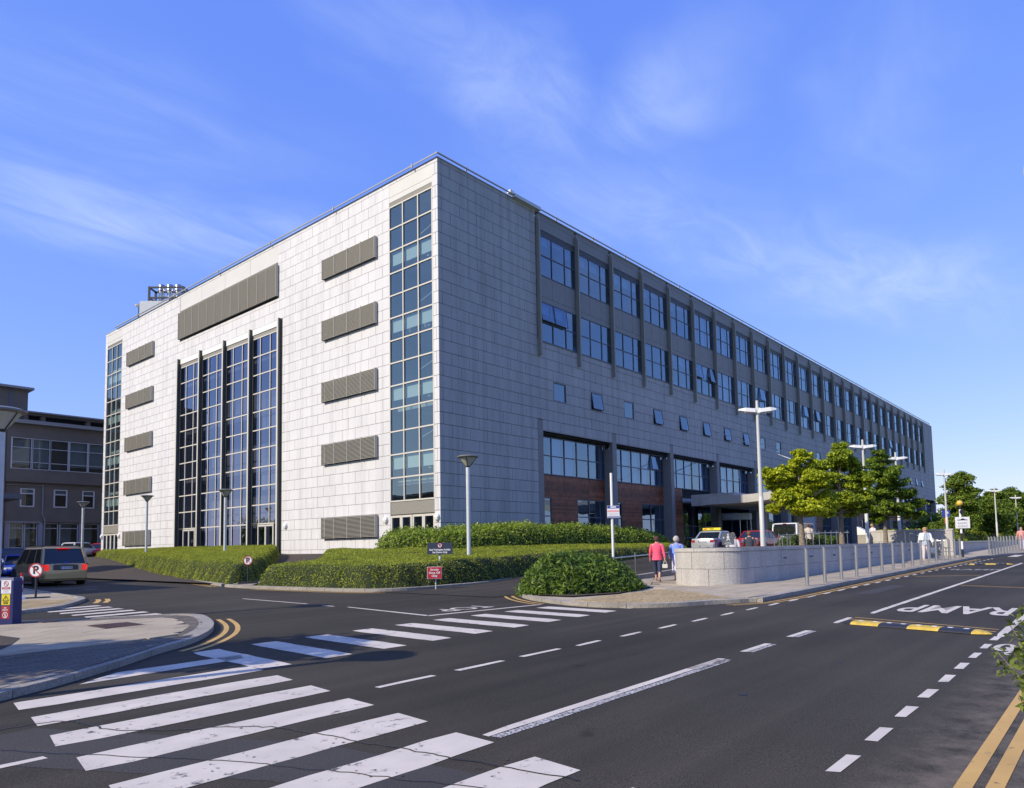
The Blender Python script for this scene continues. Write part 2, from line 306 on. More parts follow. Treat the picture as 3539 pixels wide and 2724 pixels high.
def text(s, size, M, parent, mtx, name='lettering', align='CENTER', extr=0.0015, sx=1.0, sy=1.0, bold=0.0):
    cu = bpy.data.curves.new('t', 'FONT'); cu.body = s; cu.size = size; cu.align_x = align; cu.align_y = 'CENTER'; cu.extrude = extr; cu.offset = bold; cu.resolution_u = 3
    ob = bpy.data.objects.new('t', cu); COL.objects.link(ob); bpy.context.view_layer.update()
    me = bpy.data.meshes.new_from_object(ob); bpy.data.objects.remove(ob); bpy.data.curves.remove(cu)
    for v in me.vertices: v.co = mtx @ Vector((v.co.x*sx, v.co.y*sy, v.co.z))
    me.materials.clear(); me.materials.append(M); me.update()
    return link(name, me, parent)
def facing(origin, rightv, upv):
    r = Vector(rightv).normalized(); u = Vector(upv).normalized(); n = r.cross(u); mm = Matrix((r, u, n)).transposed().to_4x4(); mm.translation = origin; return mm
def zr(x, y=0): return 0.0107*(max(-90, min(110, x))-CX)
def clip(poly, x0, x1, y0, y1):
    def cut(P, f, inter):
        out = []
        for i in range(len(P)):
            a, b = P[i-1], P[i]
            if f(b):
                if not f(a): out.append(inter(a, b))
                out.append(b)
            elif f(a): out.append(inter(a, b))
        return out
    ix = lambda v: (lambda a, b: (v, a[1]+(b[1]-a[1])*(v-a[0])/(b[0]-a[0])))
    iy = lambda v: (lambda a, b: (a[0]+(b[0]-a[0])*(v-a[1])/(b[1]-a[1]), v))
    for f, g in ((lambda p: p[0] >= x0, ix(x0)), (lambda p: p[0] <= x1, ix(x1)), (lambda p: p[1] >= y0, iy(y0)), (lambda p: p[1] <= y1, iy(y1))):
        poly = cut(poly, f, g)
        if len(poly) < 3: return []
    return poly
def area(P): return abs(sum(P[i-1][0]*P[i][1]-P[i][0]*P[i-1][1] for i in range(len(P))))/2
def pip(x, y, poly):
    x = np.asarray(x); y = np.asarray(y); c = np.zeros(x.shape, bool)
    for i in range(len(poly)):
        (xa, ya), (xb, yb) = poly[i-1], poly[i]
        if ya == yb: continue
        c ^= ((ya > y) != (yb > y)) & (x < (xb-xa)*(y-ya)/(yb-ya)+xa)
    return c
def pdist(x, y, poly):
    d = np.full(np.shape(x), 1e9)
    for i in range(len(poly)):
        ax, ay = poly[i-1]; bx, by = poly[i]; L = (bx-ax)**2+(by-ay)**2+1e-12
        t = np.clip(((x-ax)*(bx-ax)+(y-ay)*(by-ay))/L, 0, 1); d = np.minimum(d, np.hypot(x-ax-t*(bx-ax), y-ay-t*(by-ay)))
    return d
def pave(parent, poly, cw, ch, ang, M, base, h=0.02, gap=0.008, name='slab', off=(0, 0), bond=0.5, joined=False, zone=None):
    """lays real slabs over a polygon; returns how many"""
    ca, sa = math.cos(ang), math.sin(ang); P = [(x*ca+y*sa, -x*sa+y*ca) for x, y in poly]
    xs = [p[0] for p in P]; ys = [p[1] for p in P]; mb = MB(); r = 0
    y = math.floor((min(ys)-off[1])/ch)*ch+off[1]
    while y < max(ys):
        x = math.floor((min(xs)-off[0])/cw)*cw+off[0]-(bond*cw if r % 2 else 0)
        while x < max(xs):
            q = clip(P, x+gap/2, x+cw-gap/2, y+gap/2, y+ch-gap/2)
            if len(q) >= 3 and area(q) > 0.08*cw*ch:
                w = [(a*ca-b*sa, a*sa+b*ca) for a, b in q]; dzz = random.uniform(-.002, .002)
                t = mb if joined else MB(); t.prism(w, lambda a, b: base(a, b), lambda a, b: base(a, b)+h+dzz)
                if not joined: t.build(name, M, parent)
            x += cw
        y += ch; r += 1
    if joined and mb.v: props(mb.build(name, M, parent), kind='stuff')
# ================================================================ GROUND
def sheet(name, poly, M, dz, parent=None, kind='structure', step=None):
    mb = MB(); mb.quad(*[(x, y, zr(x)+dz) for x, y in poly]); o = mb.build(name, M, parent)
    if parent is None: props(o, kind=kind)
    return o
g = MB()   # one sheet out to the horizon, following the gentle rise to the east
xs = [-2500, -90, 110, 2500]
for i in range(3): g.quad((xs[i], -2500, zr(xs[i])-.03), (xs[i+1], -2500, zr(xs[i+1])-.03), (xs[i+1], 2500, zr(xs[i+1])-.03), (xs[i], 2500, zr(xs[i])-.03))
props(g.build('ground', M_grass), kind='structure')
road = sheet('road', [(-90, -29.9), (110, -29.9), (110, -10), (40, -10), (40, 61), (-90, 61)], M_asph, 0.0)
z1 = lambda x, y=0: zr(x)+.004
def mark(name, poly, M=None, dz=.004):
    mb = MB(); mb.quad(*[(x, y, zr(x)+dz) for x, y in poly]); return mb.build(name, M or M_pw, road)
def jit(poly, a=.012):   # slightly uneven hand-laid outline with nibbled corners
    out = []
    for i in range(len(poly)):
        (xa, ya), (xb, yb) = poly[i], poly[(i+1) % len(poly)]
        L = math.hypot(xb-xa, yb-ya); n = max(1, int(L/.3))
        for k in range(n):
            t = (k+(0.0 if k else (.03/L if L > .1 else 0)))/n; out.append((xa+(xb-xa)*t+random.uniform(-a, a), ya+(yb-ya)*t+random.uniform(-a, a)))
    return out
for k in range(-1, 8):       # crossing of the main road: bars along x
    y = -21.60-.885*k; xl = -26.30-.11*max(k, 0)*.9; xr = -23.78-.135*k
    if k == -1: mark('crossing_bar', jit([(-25.55, -21.08), (-23.5, -20.98), (-23.35, -20.62), (-24.95, -20.60)])); continue
    mark('crossing_bar', jit([(xl, y), (xr, y+.0), (xr-.05, y-.46), (xl-.08, y-.46)]))
for j in range(10):          # crossing of the side road: bars along y
    x = -23.68+.955*j; yt = -19.72-(.09*max(0, j-5)); 
    mark('crossing_bar', jit([(x, yt if j else -19.8), (x+.43, yt-.05), (x+.31, -21.97), (x-.12, -21.95)]))
for j in range(7):           # small crossing of the lane on the left
    y = -8.35-.86*j; mark('crossing_bar', jit([(-22.45, y), (-20.95+(-.04*j), y+.1), (-20.95-.04*j, y-.3), (-22.5, y-.36)], .02))
def dash(x0, x1, y, w, M=None, name='lane_dash'): mark(name, jit([(x0, y-w/2), (x1, y-w/2), (x1, y+w/2), (x0, y+w/2)], .006), M)
for x in (-23.71, -22.53, -21.36): dash(x, x+.82, -24.09, .09)
for k in range(32):
    x = -20.2+1.15*k
    if x < 18: dash(x, x+.62, -24.13-.011*(x+20)-(.0 if x < 0 else .006*x), .10)
dash(-24.40, -20.20, -26.29, .10, name='centre_line'); dash(-24.38, -20.22, -26.395, .085, M_pww, 'centre_line')
for x in (-20.98, -19.5, -17.85): dash(x, x+.86, -26.28, .09); dash(x+.02, x+.84, -26.37, .07, M_pww)
dash(-15.85, -14.88, -26.31, .10); dash(-14.02, 10.2, -26.42, .11, name='centre_line'); dash(12, 60, -26.6, .11, name='centre_line')
for k in range(9): dash(-23.74+.862*k, -23.27+.862*k, -28.665, .085, name='cycle_lane_dash')
dash(-24.75, -24.2, -28.9, .085, name='cycle_lane_dash'); dash(-16.4, 30, -28.68, .11, name='edge_line'); dash(-30, -26.73, -24.06, .09)
mark('stop_line', [(-18.42, -19.10), (-15.30, -19.62), (-15.28, -19.52), (-18.28, -18.98)]); mark('give_way_line', [(-18.42, -19.0), (-17.95, -15.65), (-17.87, -15.65), (-18.30, -19.0)])
mark('give_way_line', [(-18.0, -15.15), (-17.97, -14.62), (-17.89, -14.62), (-17.92, -15.15)]); mark('give_way_line', [(-17.88, -13.8), (-17.72, -10.2), (-17.64, -10.2), (-17.80, -13.8)])
dash(-12.6, -8.2, -14.35, .08, M_pww)
# yellow lines
def ribbon(name, pts, w, M, dz=.004, parent=None):
    mb = MB(); L = []; Rr = []
    for i, p in enumerate(pts):
        a = Vector(pts[max(i-1, 0)]); b = Vector(pts[min(i+1, len(pts)-1)]); d = (b-a).normalized(); n = Vector((-d.y, d.x))*w/2
        L.append((p[0]+n.x, p[1]+n.y)); Rr.append((p[0]-n.x, p[1]-n.y))
    for i in range(len(pts)-1): mb.quad(*[(x, y, zr(x)+dz) for x, y in (Rr[i], Rr[i+1], L[i+1], L[i])])
    return mb.build(name, M, parent or road)
def spline(pts, n=6):
    out = []; P = [pts[0]]+list(pts)+[pts[-1]]
    for i in range(1, len(P)-2):
        for k in range(n):
            t = k/n; a, b, c, d = P[i-1], P[i], P[i+1], P[i+2]
            out.append(tuple(.5*((2*b[q])+(-a[q]+c[q])*t+(2*a[q]-5*b[q]+4*c[q]-d[q])*t*t+(-a[q]+3*b[q]-3*c[q]+d[q])*t**3) for q in range(2)))
    return out+[tuple(pts[-1])]
def offset(pts, o):
    r = []
    for i, p in enumerate(pts):
        a = Vector(pts[max(i-1, 0)]); b = Vector(pts[min(i+1, len(pts)-1)]); d = (b-a).normalized(); r.append((p[0]-d.y*o, p[1]+d.x*o))
    return r
K_near = [(-36, -27.6), (-30, -23.75), (-26.36, -21.37), (-25.69, -20.93), (-24.79, -20.2), (-23.99, -19.45), (-23.3, -18.9), (-22.5, -17.95), (-21.82, -16.75), (-21.3, -15.4), (-21.15, -14.75), (-21.3, -14.25), (-21.8, -13.85), (-22.6, -13.35), (-23.6, -12.75), (-25.5, -12.0), (-36, -9.5)]
near = spline(K_near, 4)
for o in (-.22, -.42):
    seg = offset([p for p in near if -23.9 < p[0] < -21.0 and p[1] > -19.6 and p[1] < -15.2], o); ribbon('yellow_line', seg, .09, M_py)
    ribbon('yellow_line', offset([(-40, -30.9), (-30, -24.0+.0), (-27.15, -22.12)], -.25+o), .1, M_py)
K_hedgeB = [(-9, 20), (-11.5, 8), (-13.6, 1), (-14.75, -3.4), (-14.85, -6.2), (-14.6, -9.8), (-14.35, -11.6), (-13.6, -12.45), (-12.2, -12.75), (-9.8, -12.7), (-7.3, -12.15), (-3, -11.5), (4, -10.7), (13, -9.2)]
K_hedgeA = [(-.6, 52), (-4.8, 36), (-8.75, 20.7), (-12.75, 4.9), (-14.62, -2.9)]
for o in (-.18, -.36):
    ribbon('yellow_line', offset(spline(K_hedgeA), o), .07, M_py)
    ribbon('yellow_line', offset(spline([p for p in K_hedgeB if p[1] < -3.5 and p[0] < -2]), o), .07, M_py)
K_isl = [(-13.0, -17.15), (-13.4, -17.3), (-14.3, -18.35), (-14.95, -19.6), (-15.3, -20.9), (-15.1, -21.9), (-14.5, -22.6), (-13.6, -23.05), (-12.7, -23.62), (-11.5, -23.75), (0, -23.75), (15.5, -23.8), (18, -24.0), (21, -24.5), (30, -25.7), (60, -26.2), (108, -26.2)]
isl = spline(K_isl, 4)
for o in (-.2, -.4): ribbon('yellow_line', offset([p for p in isl if p[1] > -19.8 and p[0] < -13.3], o), .08, M_py)
for o in (-.14, -.30): ribbon('yellow_line', [(x, y-.0+o) for x, y in [(-13.6, -23.25), (-12.6, -23.78), (-11, -23.9), (0, -23.86), (15, -23.9)]], .06, M_py)
for y in (-29.345, -29.49): ribbon('yellow_line', [(-40, y), (30, y)], .088, M_py)
for a, b in (((-14.82, -26.35), (-15.55, -28.58)), ((-15.12, -26.35), (-15.85, -28.58)), ((-5.5, -26.55), (-6.1, -28.55)), ((-5.75, -26.55), (-6.35, -28.55)), ((-1.3, -24.6), (-.2, -26.3)), ((-1.55, -24.6), (-.45, -26.3)), ((8.5, -24.7), (8.9, -26.35))): ribbon('yellow_line', [a, b], .05, M_py)
for k in range(5): mark('crossing_bar', [(19.0-0*k, -24.9-.9*k), (22.4, -24.9-.9*k), (22.4, -25.35-.9*k), (19.0, -25.35-.9*k)])
fpw = M_pw
text('STOP', .95, fpw, road, facing(Vector((-16.65, -18.55, zr(-16.65)+.005)), (-1, 0, 0), (0, -1, 0)), 'road_lettering', sx=.86, sy=.95, bold=.012, extr=0)
text('RAMP', 1.0, fpw, road, facing(Vector((-12.6, -27.58, zr(-12.6)+.006)), (0, 1, 0), (-1, 0, .0107*-1)), 'road_lettering', sx=.72, sy=2.1, bold=.02, extr=0)
text('RAMP', 1.0, M_pww, road, facing(Vector((3.6, -25.55, zr(3.6)+.006)), (0, -1, 0), (1, 0, .0107)), 'road_lettering', sx=.62, sy=1.2, bold=.02, extr=0)
bk = MB()                    # bicycle symbol: two wheels and a frame, ridden towards -x
def ring2(mb, cx, cy, rx, ry, w, n=28):
    for j in range(n):
        a, b = 2*math.pi*j/n, 2*math.pi*(j+1)/n
        q = [(cx+(rx-w)*math.cos(a), cy+(ry-w)*math.sin(a)), (cx+rx*math.cos(a), cy+ry*math.sin(a)), (cx+rx*math.cos(b), cy+ry*math.sin(b)), (cx+(rx-w)*math.cos(b), cy+(ry-w)*math.sin(b))]
        mb.quad(*[(x, y, zr(x)+.005) for x, y in q])
ring2(bk, -17.48, -28.87, .34, .12, .07); ring2(bk, -17.30, -29.16, .34, .12, .07)
for a, b in (((-17.45, -28.9), (-17.85, -28.98)), ((-17.85, -28.98), (-17.4, -29.1)), ((-18.05, -28.9), (-17.35, -29.16)), ((-18.05, -28.84), (-18.1, -28.98))):
    d = (Vector(b)-Vector(a)).normalized(); n = Vector((-d.y, d.x))*.03; bk.quad(*[(x, y, zr(x)+.0055) for x, y in ((a[0]-n.x, a[1]-n.y), (b[0]-n.x, b[1]-n.y), (b[0]+n.x, b[1]+n.y), (a[0]+n.x, a[1]+n.y))])
bk.build('cycle_symbol', M_pw, road)
# tarred cracks across the nearest bars and a manhole cover
M_tar = mat('tar', (0.022, 0.022, 0.024), 0.5)
def crack(pts, w=.02, n=14):
    P = spline(pts, n); P = [(x+random.uniform(-.02, .02), y+random.uniform(-.02, .02)) for x, y in P]; ribbon('tar_seam', P, w, M_tar, .0075)
crack([(-27.0, -22.8), (-26.28, -22.9), (-26.06, -23.75), (-25.3, -24.6), (-25.1, -25.6), (-24.95, -26.6), (-24.8, -27.5)], .016); crack([(-27.0, -23.3), (-26.6, -24.1), (-26.0, -25.2), (-25.6, -26.2), (-25.2, -27.4)], .012)
for c in ((-17.9, 1.2, .3), (-20.4, -25.2, .04), (-21.9, -27.3, .055), (-19.6, -27.5, .045)):
    ms = MB(); ms.quad(*[(c[0]+c[2]*math.cos(a*math.pi/8), c[1]+c[2]*.8*math.sin(a*math.pi/8), zr(c[0])+.003) for a in range(16)]); ms.build('manhole_cover' if c[2] > .2 else 'oil_stain', M_tar, road)

rc = random.Random(11); ch = MB()     # chipped paint beside the cracks
for q in range(90):
    base_ = rc.choice([(-26.28, -22.9), (-26.06, -23.75), (-25.7, -24.2), (-25.3, -24.6), (-25.1, -25.6), (-24.95, -26.6), (-26.0, -25.2), (-25.6, -26.2)]); cx_, cy_ = base_[0]+rc.gauss(0, .13), base_[1]+rc.gauss(0, .22); r_ = rc.uniform(.003, .011)
    ch.quad(*[(cx_+r_*rc.uniform(.6, 2.2)*math.cos(a*1.05), cy_+r_*rc.uniform(.5, 1.3)*math.sin(a*1.05), zr(cx_)+.0085) for a in range(6)])
props(ch.build('paint_chips', mat('bare_asphalt', (.05, .047, .042), .9), road), kind='stuff')
M_patch = mat('asphalt_patch', (.040, .037, .034), .85, n=(85, .35, 2), n2=(1.2, .12), bump=.4, bscale=60)
for P_ in ([(-27.4, -23.05), (-26.5, -22.98), (-25.9, -24.2), (-25.3, -25.4), (-25.0, -27.6), (-25.5, -27.6), (-26.0, -25.9), (-26.9, -24.2)], [(-20.3, 2.2), (-17.0, 2.6), (-16.8, 4.1), (-20.2, 3.8)], [(-9.5, -25.3), (-6.0, -25.32), (-6.0, -24.9), (-9.5, -24.88)]):
    mb = MB(); mb.quad(*[(x, y, zr(x)+.0022) for x, y in P_]); mb.build('asphalt_patch', M_patch, road)
# kerbs -----------------------------------------------------------------
def kerb(parent, pts, side, w=.14, h=.10, L=.92, M=None, zf=None, sub=.012):
    """separate kerb stones along a line; side=+1 puts them left of the direction of travel"""
    P = [Vector(p) for p in pts]; zf = zf or (lambda x, y: zr(x)); cur = 0; seg = []; acc = 0
    Q = [P[0]]; 
    cum = [0]
    for a, b in zip(P, P[1:]): cum.append(cum[-1]+(b-a).length)
    def at(s):
        for i in range(len(cum)-1):
            if s <= cum[i+1]+1e-9: t = (s-cum[i])/max(1e-9, cum[i+1]-cum[i]); return P[i].lerp(P[i+1], t), (P[i+1]-P[i]).normalized()
        return P[-1], (P[-1]-P[-2]).normalized()
    s = 0
    while s < cum[-1]-.1:
        e = min(s+L, cum[-1]); mb = MB(); k = 4; inn = []; out = []
        for i in range(k+1):
            p, d = at(s+sub/2+(e-s-sub)*i/k); n = Vector((-d.y, d.x))*side; inn.append(p); out.append(p+n*w)
        for i in range(k):
            a, b, c, d_ = inn[i], inn[i+1], out[i+1], out[i]
            hh = h+random.uniform(-.003, .003) if i == 0 else hh
            T = [(v.x, v.y, zf(v.x, v.y)+hh) for v in (a, b, c, d_)]; B = [(v.x, v.y, zf(v.x, v.y)-.05) for v in (a, b, c, d_)]
            T[0] = T[0][:2]+(T[0][2]-.012,); T[1] = T[1][:2]+(T[1][2]-.012,)
            o = (0, 1, 2, 3) if side > 0 else (3, 2, 1, 0); mb.quad(*[T[q] for q in o]); mb.quad(*( [B[0], B[1], T[1], T[0]] if side > 0 else [T[0], T[1], B[1], B[0]])); mb.quad(*([B[2], B[3], T[3], T[2]] if side > 0 else [T[2], T[3], B[3], B[2]]))
            if i == 0: mb.quad(B[3], B[0], T[0], T[3])
            if i == k-1: mb.quad(B[1], B[2], T[2], T[1])
        mb.build('kerb_stone', M or M_kerb, parent); s = e
# near pavement (left foreground)
def poly_sheet(name, pts, M, dz, kind='structure', parent=None, zf=None):
    zf = zf or zr; bm = bmesh.new(); vs = [bm.verts.new((x, y, zf(x, y)+dz)) for x, y in pts]; f = bm.faces.new(vs); bmesh.ops.triangulate(bm, faces=[f]); bmesh.ops.recalc_face_normals(bm, faces=bm.faces)
    me = bpy.data.meshes.new(name); bm.to_mesh(me); bm.free()
    if me.polygons and me.polygons[0].normal.z < 0: me.flip_normals()
    me.materials.append(M); o = link(name, me, parent)
    if parent is None: props(o, kind=kind)
    return o
inner_near = offset(near, .14)
pav1 = poly_sheet('pavement', inner_near+[(-36, -9.3)], M_slabd, .078)
kerb(pav1, [p for p in near if p[0] > -30.5], +1, w=.26, h=.10, L=.9, M=M_kerb)
zb = lambda x, y: zr(x)+.079
setts = [(-30, -23.3), (-26.2, -21.1), (-25.6, -20.75), (-24.65, -19.95), (-23.85, -19.2), (-23.2, -18.65), (-23.0, -18.4), (-23.9, -18.35), (-25.7, -18.35), (-30, -18.6)]
slabs = [(-30, -18.55), (-25.7, -18.3), (-23.9, -18.28), (-23.1, -18.1), (-22.4, -17.0), (-22.1, -16.0), (-21.95, -15.3), (-22.0, -14.9), (-22.5, -14.5), (-23.9, -13.5), (-24.6, -13.1), (-30, -11.5)]
arc = [(-23.1, -18.1), (-22.4, -17.0), (-22.1, -16.0), (-21.95, -15.3), (-22.0, -14.9), (-21.66, -14.65), (-21.52, -15.4), (-22.05, -16.8), (-22.7, -17.85), (-23.3, -18.5)]
pave(pav1, setts, .21, .105, R(5), M_slabd, zb, gap=.009, name='block_setts', joined=True)
pave(pav1, slabs, .9, .6, R(-62), M_slab, zb, gap=.016, name='paving_slab', h=.021)
pave(pav1, arc, .3, .12, R(-60), M_slabd, zb, gap=.01, name='block_setts', joined=True)
mb = MB(); mb.m(M_tar)      # ribbed iron drain cover and small inspection cover
for (x0, y0, x1, y1) in ((-23.5, -16.05, -22.75, -15.15), (-23.8, -13.65, -23.5, -13.35)):
    M_iron = mat('iron_cover', (0.10, 0.055, 0.045), 0.7, n=(20, .3)); mb = MB(); mb.box((x0, y0, zr(x0)+.09), (x1, y1, zr(x0)+.106))
    n = int((y1-y0)/.05)
    for i in range(n): mb.box((x0+.03, y0+.02+i*.05, zr(x0)+.106), (x1-.03, y0+.045+i*.05, zr(x0)+.111))
    mb.build('drain_cover', M_iron, pav1)
bed = poly_sheet('planting_bed', [(-25.0, -14.9), (-24.85, -16.2), (-25.2, -17.1), (-25.6, -17.9), (-30, -18.0), (-30, -14.6)], M_bed, .106)
# left island
K_il = [(-36, -11.5), (-24.6, -9.75), (-23.2, -9.35), (-22.2, -8.85), (-21.5, -7.9), (-21.0, -7.0), (-20.6, -6.2), (-20.35, -5.5), (-20.2, -4.4), (-20.0, -2.0), (-19.6, 3), (-19.2, 12), (-18.5, 26)]
il = spline(K_il, 4); pav2 = poly_sheet('pavement.001', offset(il, .13)+[(-36, 26)], M_slab, .078)
kerb(pav2, [p for p in il if p[0] > -25], +1, w=.2, h=.10)
pave(pav2, [(-24.5, -9.3), (-23.1, -9.1), (-22.1, -8.6), (-21.4, -7.6), (-20.9, -6.5), (-21.4, -5.6), (-24.5, -4.9)], .2, .1, R(-20), M_buff, zb, gap=.01, name='block_setts', joined=True)
pave(pav2, [(-24.5, -4.9), (-21.4, -5.6), (-20.85, -6.3), (-20.6, -5.4), (-20.4, -3.0), (-20.0, 1.5), (-24.5, 2)], .6, .9, R(0), M_slab, zb, gap=.01, name='paving_slab')
for o in (-.3, -.55): ribbon('yellow_line', offset([(-20.95, -7.2), (-20.55, -6.3), (-20.3, -5.5)], o), .14, M_py)
# right pavement with the bush island, in front of the long granite wall
inner_isl = offset(isl, .14)
pav3 = poly_sheet('pavement.002', inner_isl+[(108, -21.5), (20, -21.0), (17.4, -17.2), (-8, -17.1), (-12.9, -17.0)], M_slab, .078)
kerb(pav3, [p for p in isl if p[0] < 40], +1, w=.14, h=.10)
pave(pav3, [(-15.1, -21.0), (-14.9, -21.9), (-14.4, -22.45), (-13.5, -22.9), (-12.9, -23.2), (-11.6, -21.6), (-11.0, -20.35), (-14.9, -20.2)], .2, .1, R(10), M_buff, zb, gap=.01, name='block_setts', joined=True)
pave(pav3, [(-11.0, -20.35), (-11.6, -21.6), (-12.9, -23.2), (-12.6, -23.45), (-11.5, -23.6), (15.5, -23.62), (15.5, -21.7), (-8, -21.7), (-9.7, -20.6), (-9.6, -19.2), (-6, -17.3), (-10.5, -17.3), (-10.2, -19.0), (-10.6, -20.1)], .9, .6, R(0), M_slab, zb, gap=.012, name='paving_slab')
# ================================================================ HOSPITAL BUILDING
ZT = 24.96; LX = 139.6; LY = 51.76; ZB = 0.1
bld = empty('hospital_building', (0, 0, 0), 'long five-storey granite clad hospital with projecting fins, louvred screens and tall glazed bays', 'building')
def P(face, u, d, z): return (u, -d, z) if face == 'R' else (-d, u, z)   # d = outward distance from the facade plane
def fbox(mb, face, u0, u1, d0, d1, z0, z1): mb.box(P(face, u0, d0, z0), P(face, u1, d1, z1)); return mb
def fquad(mb, face, u0, u1, d, z0, z1):
    q = [P(face, u0, d, z0), P(face, u1, d, z0), P(face, u1, d, z1), P(face, u0, d, z1)]; mb.quad(*(q if face == 'R' else q[::-1])); return mb
BAY = 4.64; FIN0 = 9.34; PB = 9.235
SW = [k for k in (0, 1, 2, 3, 4, 5, 6, 7, 8, 9, 12, 13, 16, 17, 20, 21, 23, 24, 25)]
holesR = [(9.27, FIN0+BAY*26+.27, 15.75, 24.93)]
holesR += [(10.98+4.63*k, 12.48+4.63*k, 11.72, 13.08) for k in SW]
holesR += [(9.14+PB*k, 9.72+PB*k, 0, 10.22) for k in range(15) if 9.14+PB*k < 139]
holesR += [(9.72+PB*k, 18.37+PB*k, 0, 9.47) for k in range(14) if k not in (5,)]
holesR = [h for h in holesR]
holesL = [(.5, 4.5, 0, 24.76), (17.6, 34.1, 20.6, 24.76), (16.94, 33.9, 0, 18.9), (47.25, 51.2, 0, 24.66)]
def sub_rects(r, holes):
    x0, x1, z0, z1 = r; hs_ = [h for h in holes if h[0] < x1 and h[1] > x0 and h[2] < z1 and h[3] > z0]
    if not hs_: return [r]
    X = sorted({x0, x1}|{min(max(v, x0), x1) for h in hs_ for v in h[:2]}); out = []
    for a, b in zip(X, X[1:]):
        if b-a < .02: continue
        cuts = sorted([(h[2], h[3]) for h in hs_ if h[0] < (a+b)/2 < h[1]]); z = z0
        for c0, c1 in cuts:
            if c0 > z+.02: out.append((a, b, z, min(c0, z1)))
            z = max(z, c1)
        if z < z1-.02: out.append((a, b, z, z1))
    m = []                                  # merge equal neighbours
    for q in out:
        if m and abs(m[-1][1]-q[0]) < 1e-6 and m[-1][2:] == q[2:]: m[-1] = (m[-1][0], q[1])+q[2:]
        else: m.append(q)
    return m
CO = .7235
def cells(face, U, pw, offA, offB):
    out = []; n = 0; z = 24.71
    rows = [(24.71, ZT)]+[(24.71-CO*(i+1), 24.71-CO*i) for i in range(34)]
    for i, (a, b) in enumerate(rows):
        o = (offA if (i % 2) else offB); x = o-pw
        while x < U:
            q = (max(x, 0), min(x+pw, U), max(a, ZB), b)
            if q[1]-q[0] > .05 and q[3]-q[2] > .05: out.append(q)
            x += pw
    return out
G = .026
def panel(mb, face, q, cell):
    x0, x1, z0, z1 = q; g = lambda v, e, s: v+s*G/2 if abs(v-e) < 1e-6 else v
    fbox(mb, face, g(x0, cell[0], 1), g(x1, cell[1], -1), -.03, random.uniform(-.0015, .0015), g(z0, cell[2], 1), g(z1, cell[3], -1))
joinR, joinL = MB(), MB(); npan = 0
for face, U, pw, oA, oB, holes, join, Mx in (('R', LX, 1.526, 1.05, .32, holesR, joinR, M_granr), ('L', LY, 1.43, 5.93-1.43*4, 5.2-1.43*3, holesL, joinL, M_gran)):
    for c in cells(face, U, pw, oA, oB):
        for q in sub_rects(c, holes):
            if (face == 'R' and q[1] <= 9.3) or (face == 'L' and q[1] <= 10.2 and 3 < q[2] and q[0] >= 4.4):
                mb = MB(); panel(mb, face, q, c); mb.build('granite_panel', Mx, bld); npan += 1
            else: panel(join, face, q, c)
print('panels', npan)
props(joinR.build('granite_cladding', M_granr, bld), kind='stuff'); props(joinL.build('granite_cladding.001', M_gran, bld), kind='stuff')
# backing walls behind the cladding joints
wb = MB()
def shell(face, U, holes, M, d0, d1):
    wb.m(M)
    for q in sub_rects((0.0 if face == 'L' else .031, U, ZB, ZT-.02), holes): fbox(wb, face, q[0]+(.031 if face == 'L' else 0), q[1], d0, d1, q[2], q[3])
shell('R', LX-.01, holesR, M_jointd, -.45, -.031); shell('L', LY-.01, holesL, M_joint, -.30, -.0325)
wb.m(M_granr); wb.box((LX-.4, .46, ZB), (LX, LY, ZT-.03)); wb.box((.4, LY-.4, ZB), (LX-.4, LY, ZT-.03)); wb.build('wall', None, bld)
rf = MB(); rf.m(M_panelg); rf.box((.31, .46, ZT-.35), (LX-.41, LY-.41, ZT-.1)); rf.build('roof', M_panelg, bld)
# parapet capping and maintenance rail
cp = MB(); cp.m(M_louv); cp.box((-.03, -.03, ZT), (LX, .45, ZT+.04)); cp.box((-.03, .45, ZT), (.45, LY, ZT+.04)); cp.build('coping', M_panel, bld)
rl = MB(); rl.tube([(-.2, LY-3, ZT+.13), (-.2, -.2, ZT+.13), (LX-3, -.2, ZT+.15)], .06, 8); rail = rl.build('roof_rail', mat('rail_paint', (.28, .29, .30), .5), bld, True)
bm0 = MB(); bm0.box((-.04, .0, -.16), (.04, .08, .12)); bme = bm0.mesh('rail_bracket', M_louv)
for i in range(30):
    o = link('rail_bracket', bme, rail); o.location = (2.3+4.62*i, -.22, ZT+.12)
for i in range(6): o = link('rail_bracket', bme, rail); o.location = (-.22, 2.0+8.2*i, ZT+.12)
mb = MB(); mb.m(M_white).box((6.35, -.3, ZT+.1), (6.75, 0, ZT+.3)); mb.m(M_galv).box((6.8, -.32, ZT-.02), (9.6, -.08, ZT+.2)); mb.build('rail_trolley', None, rail)

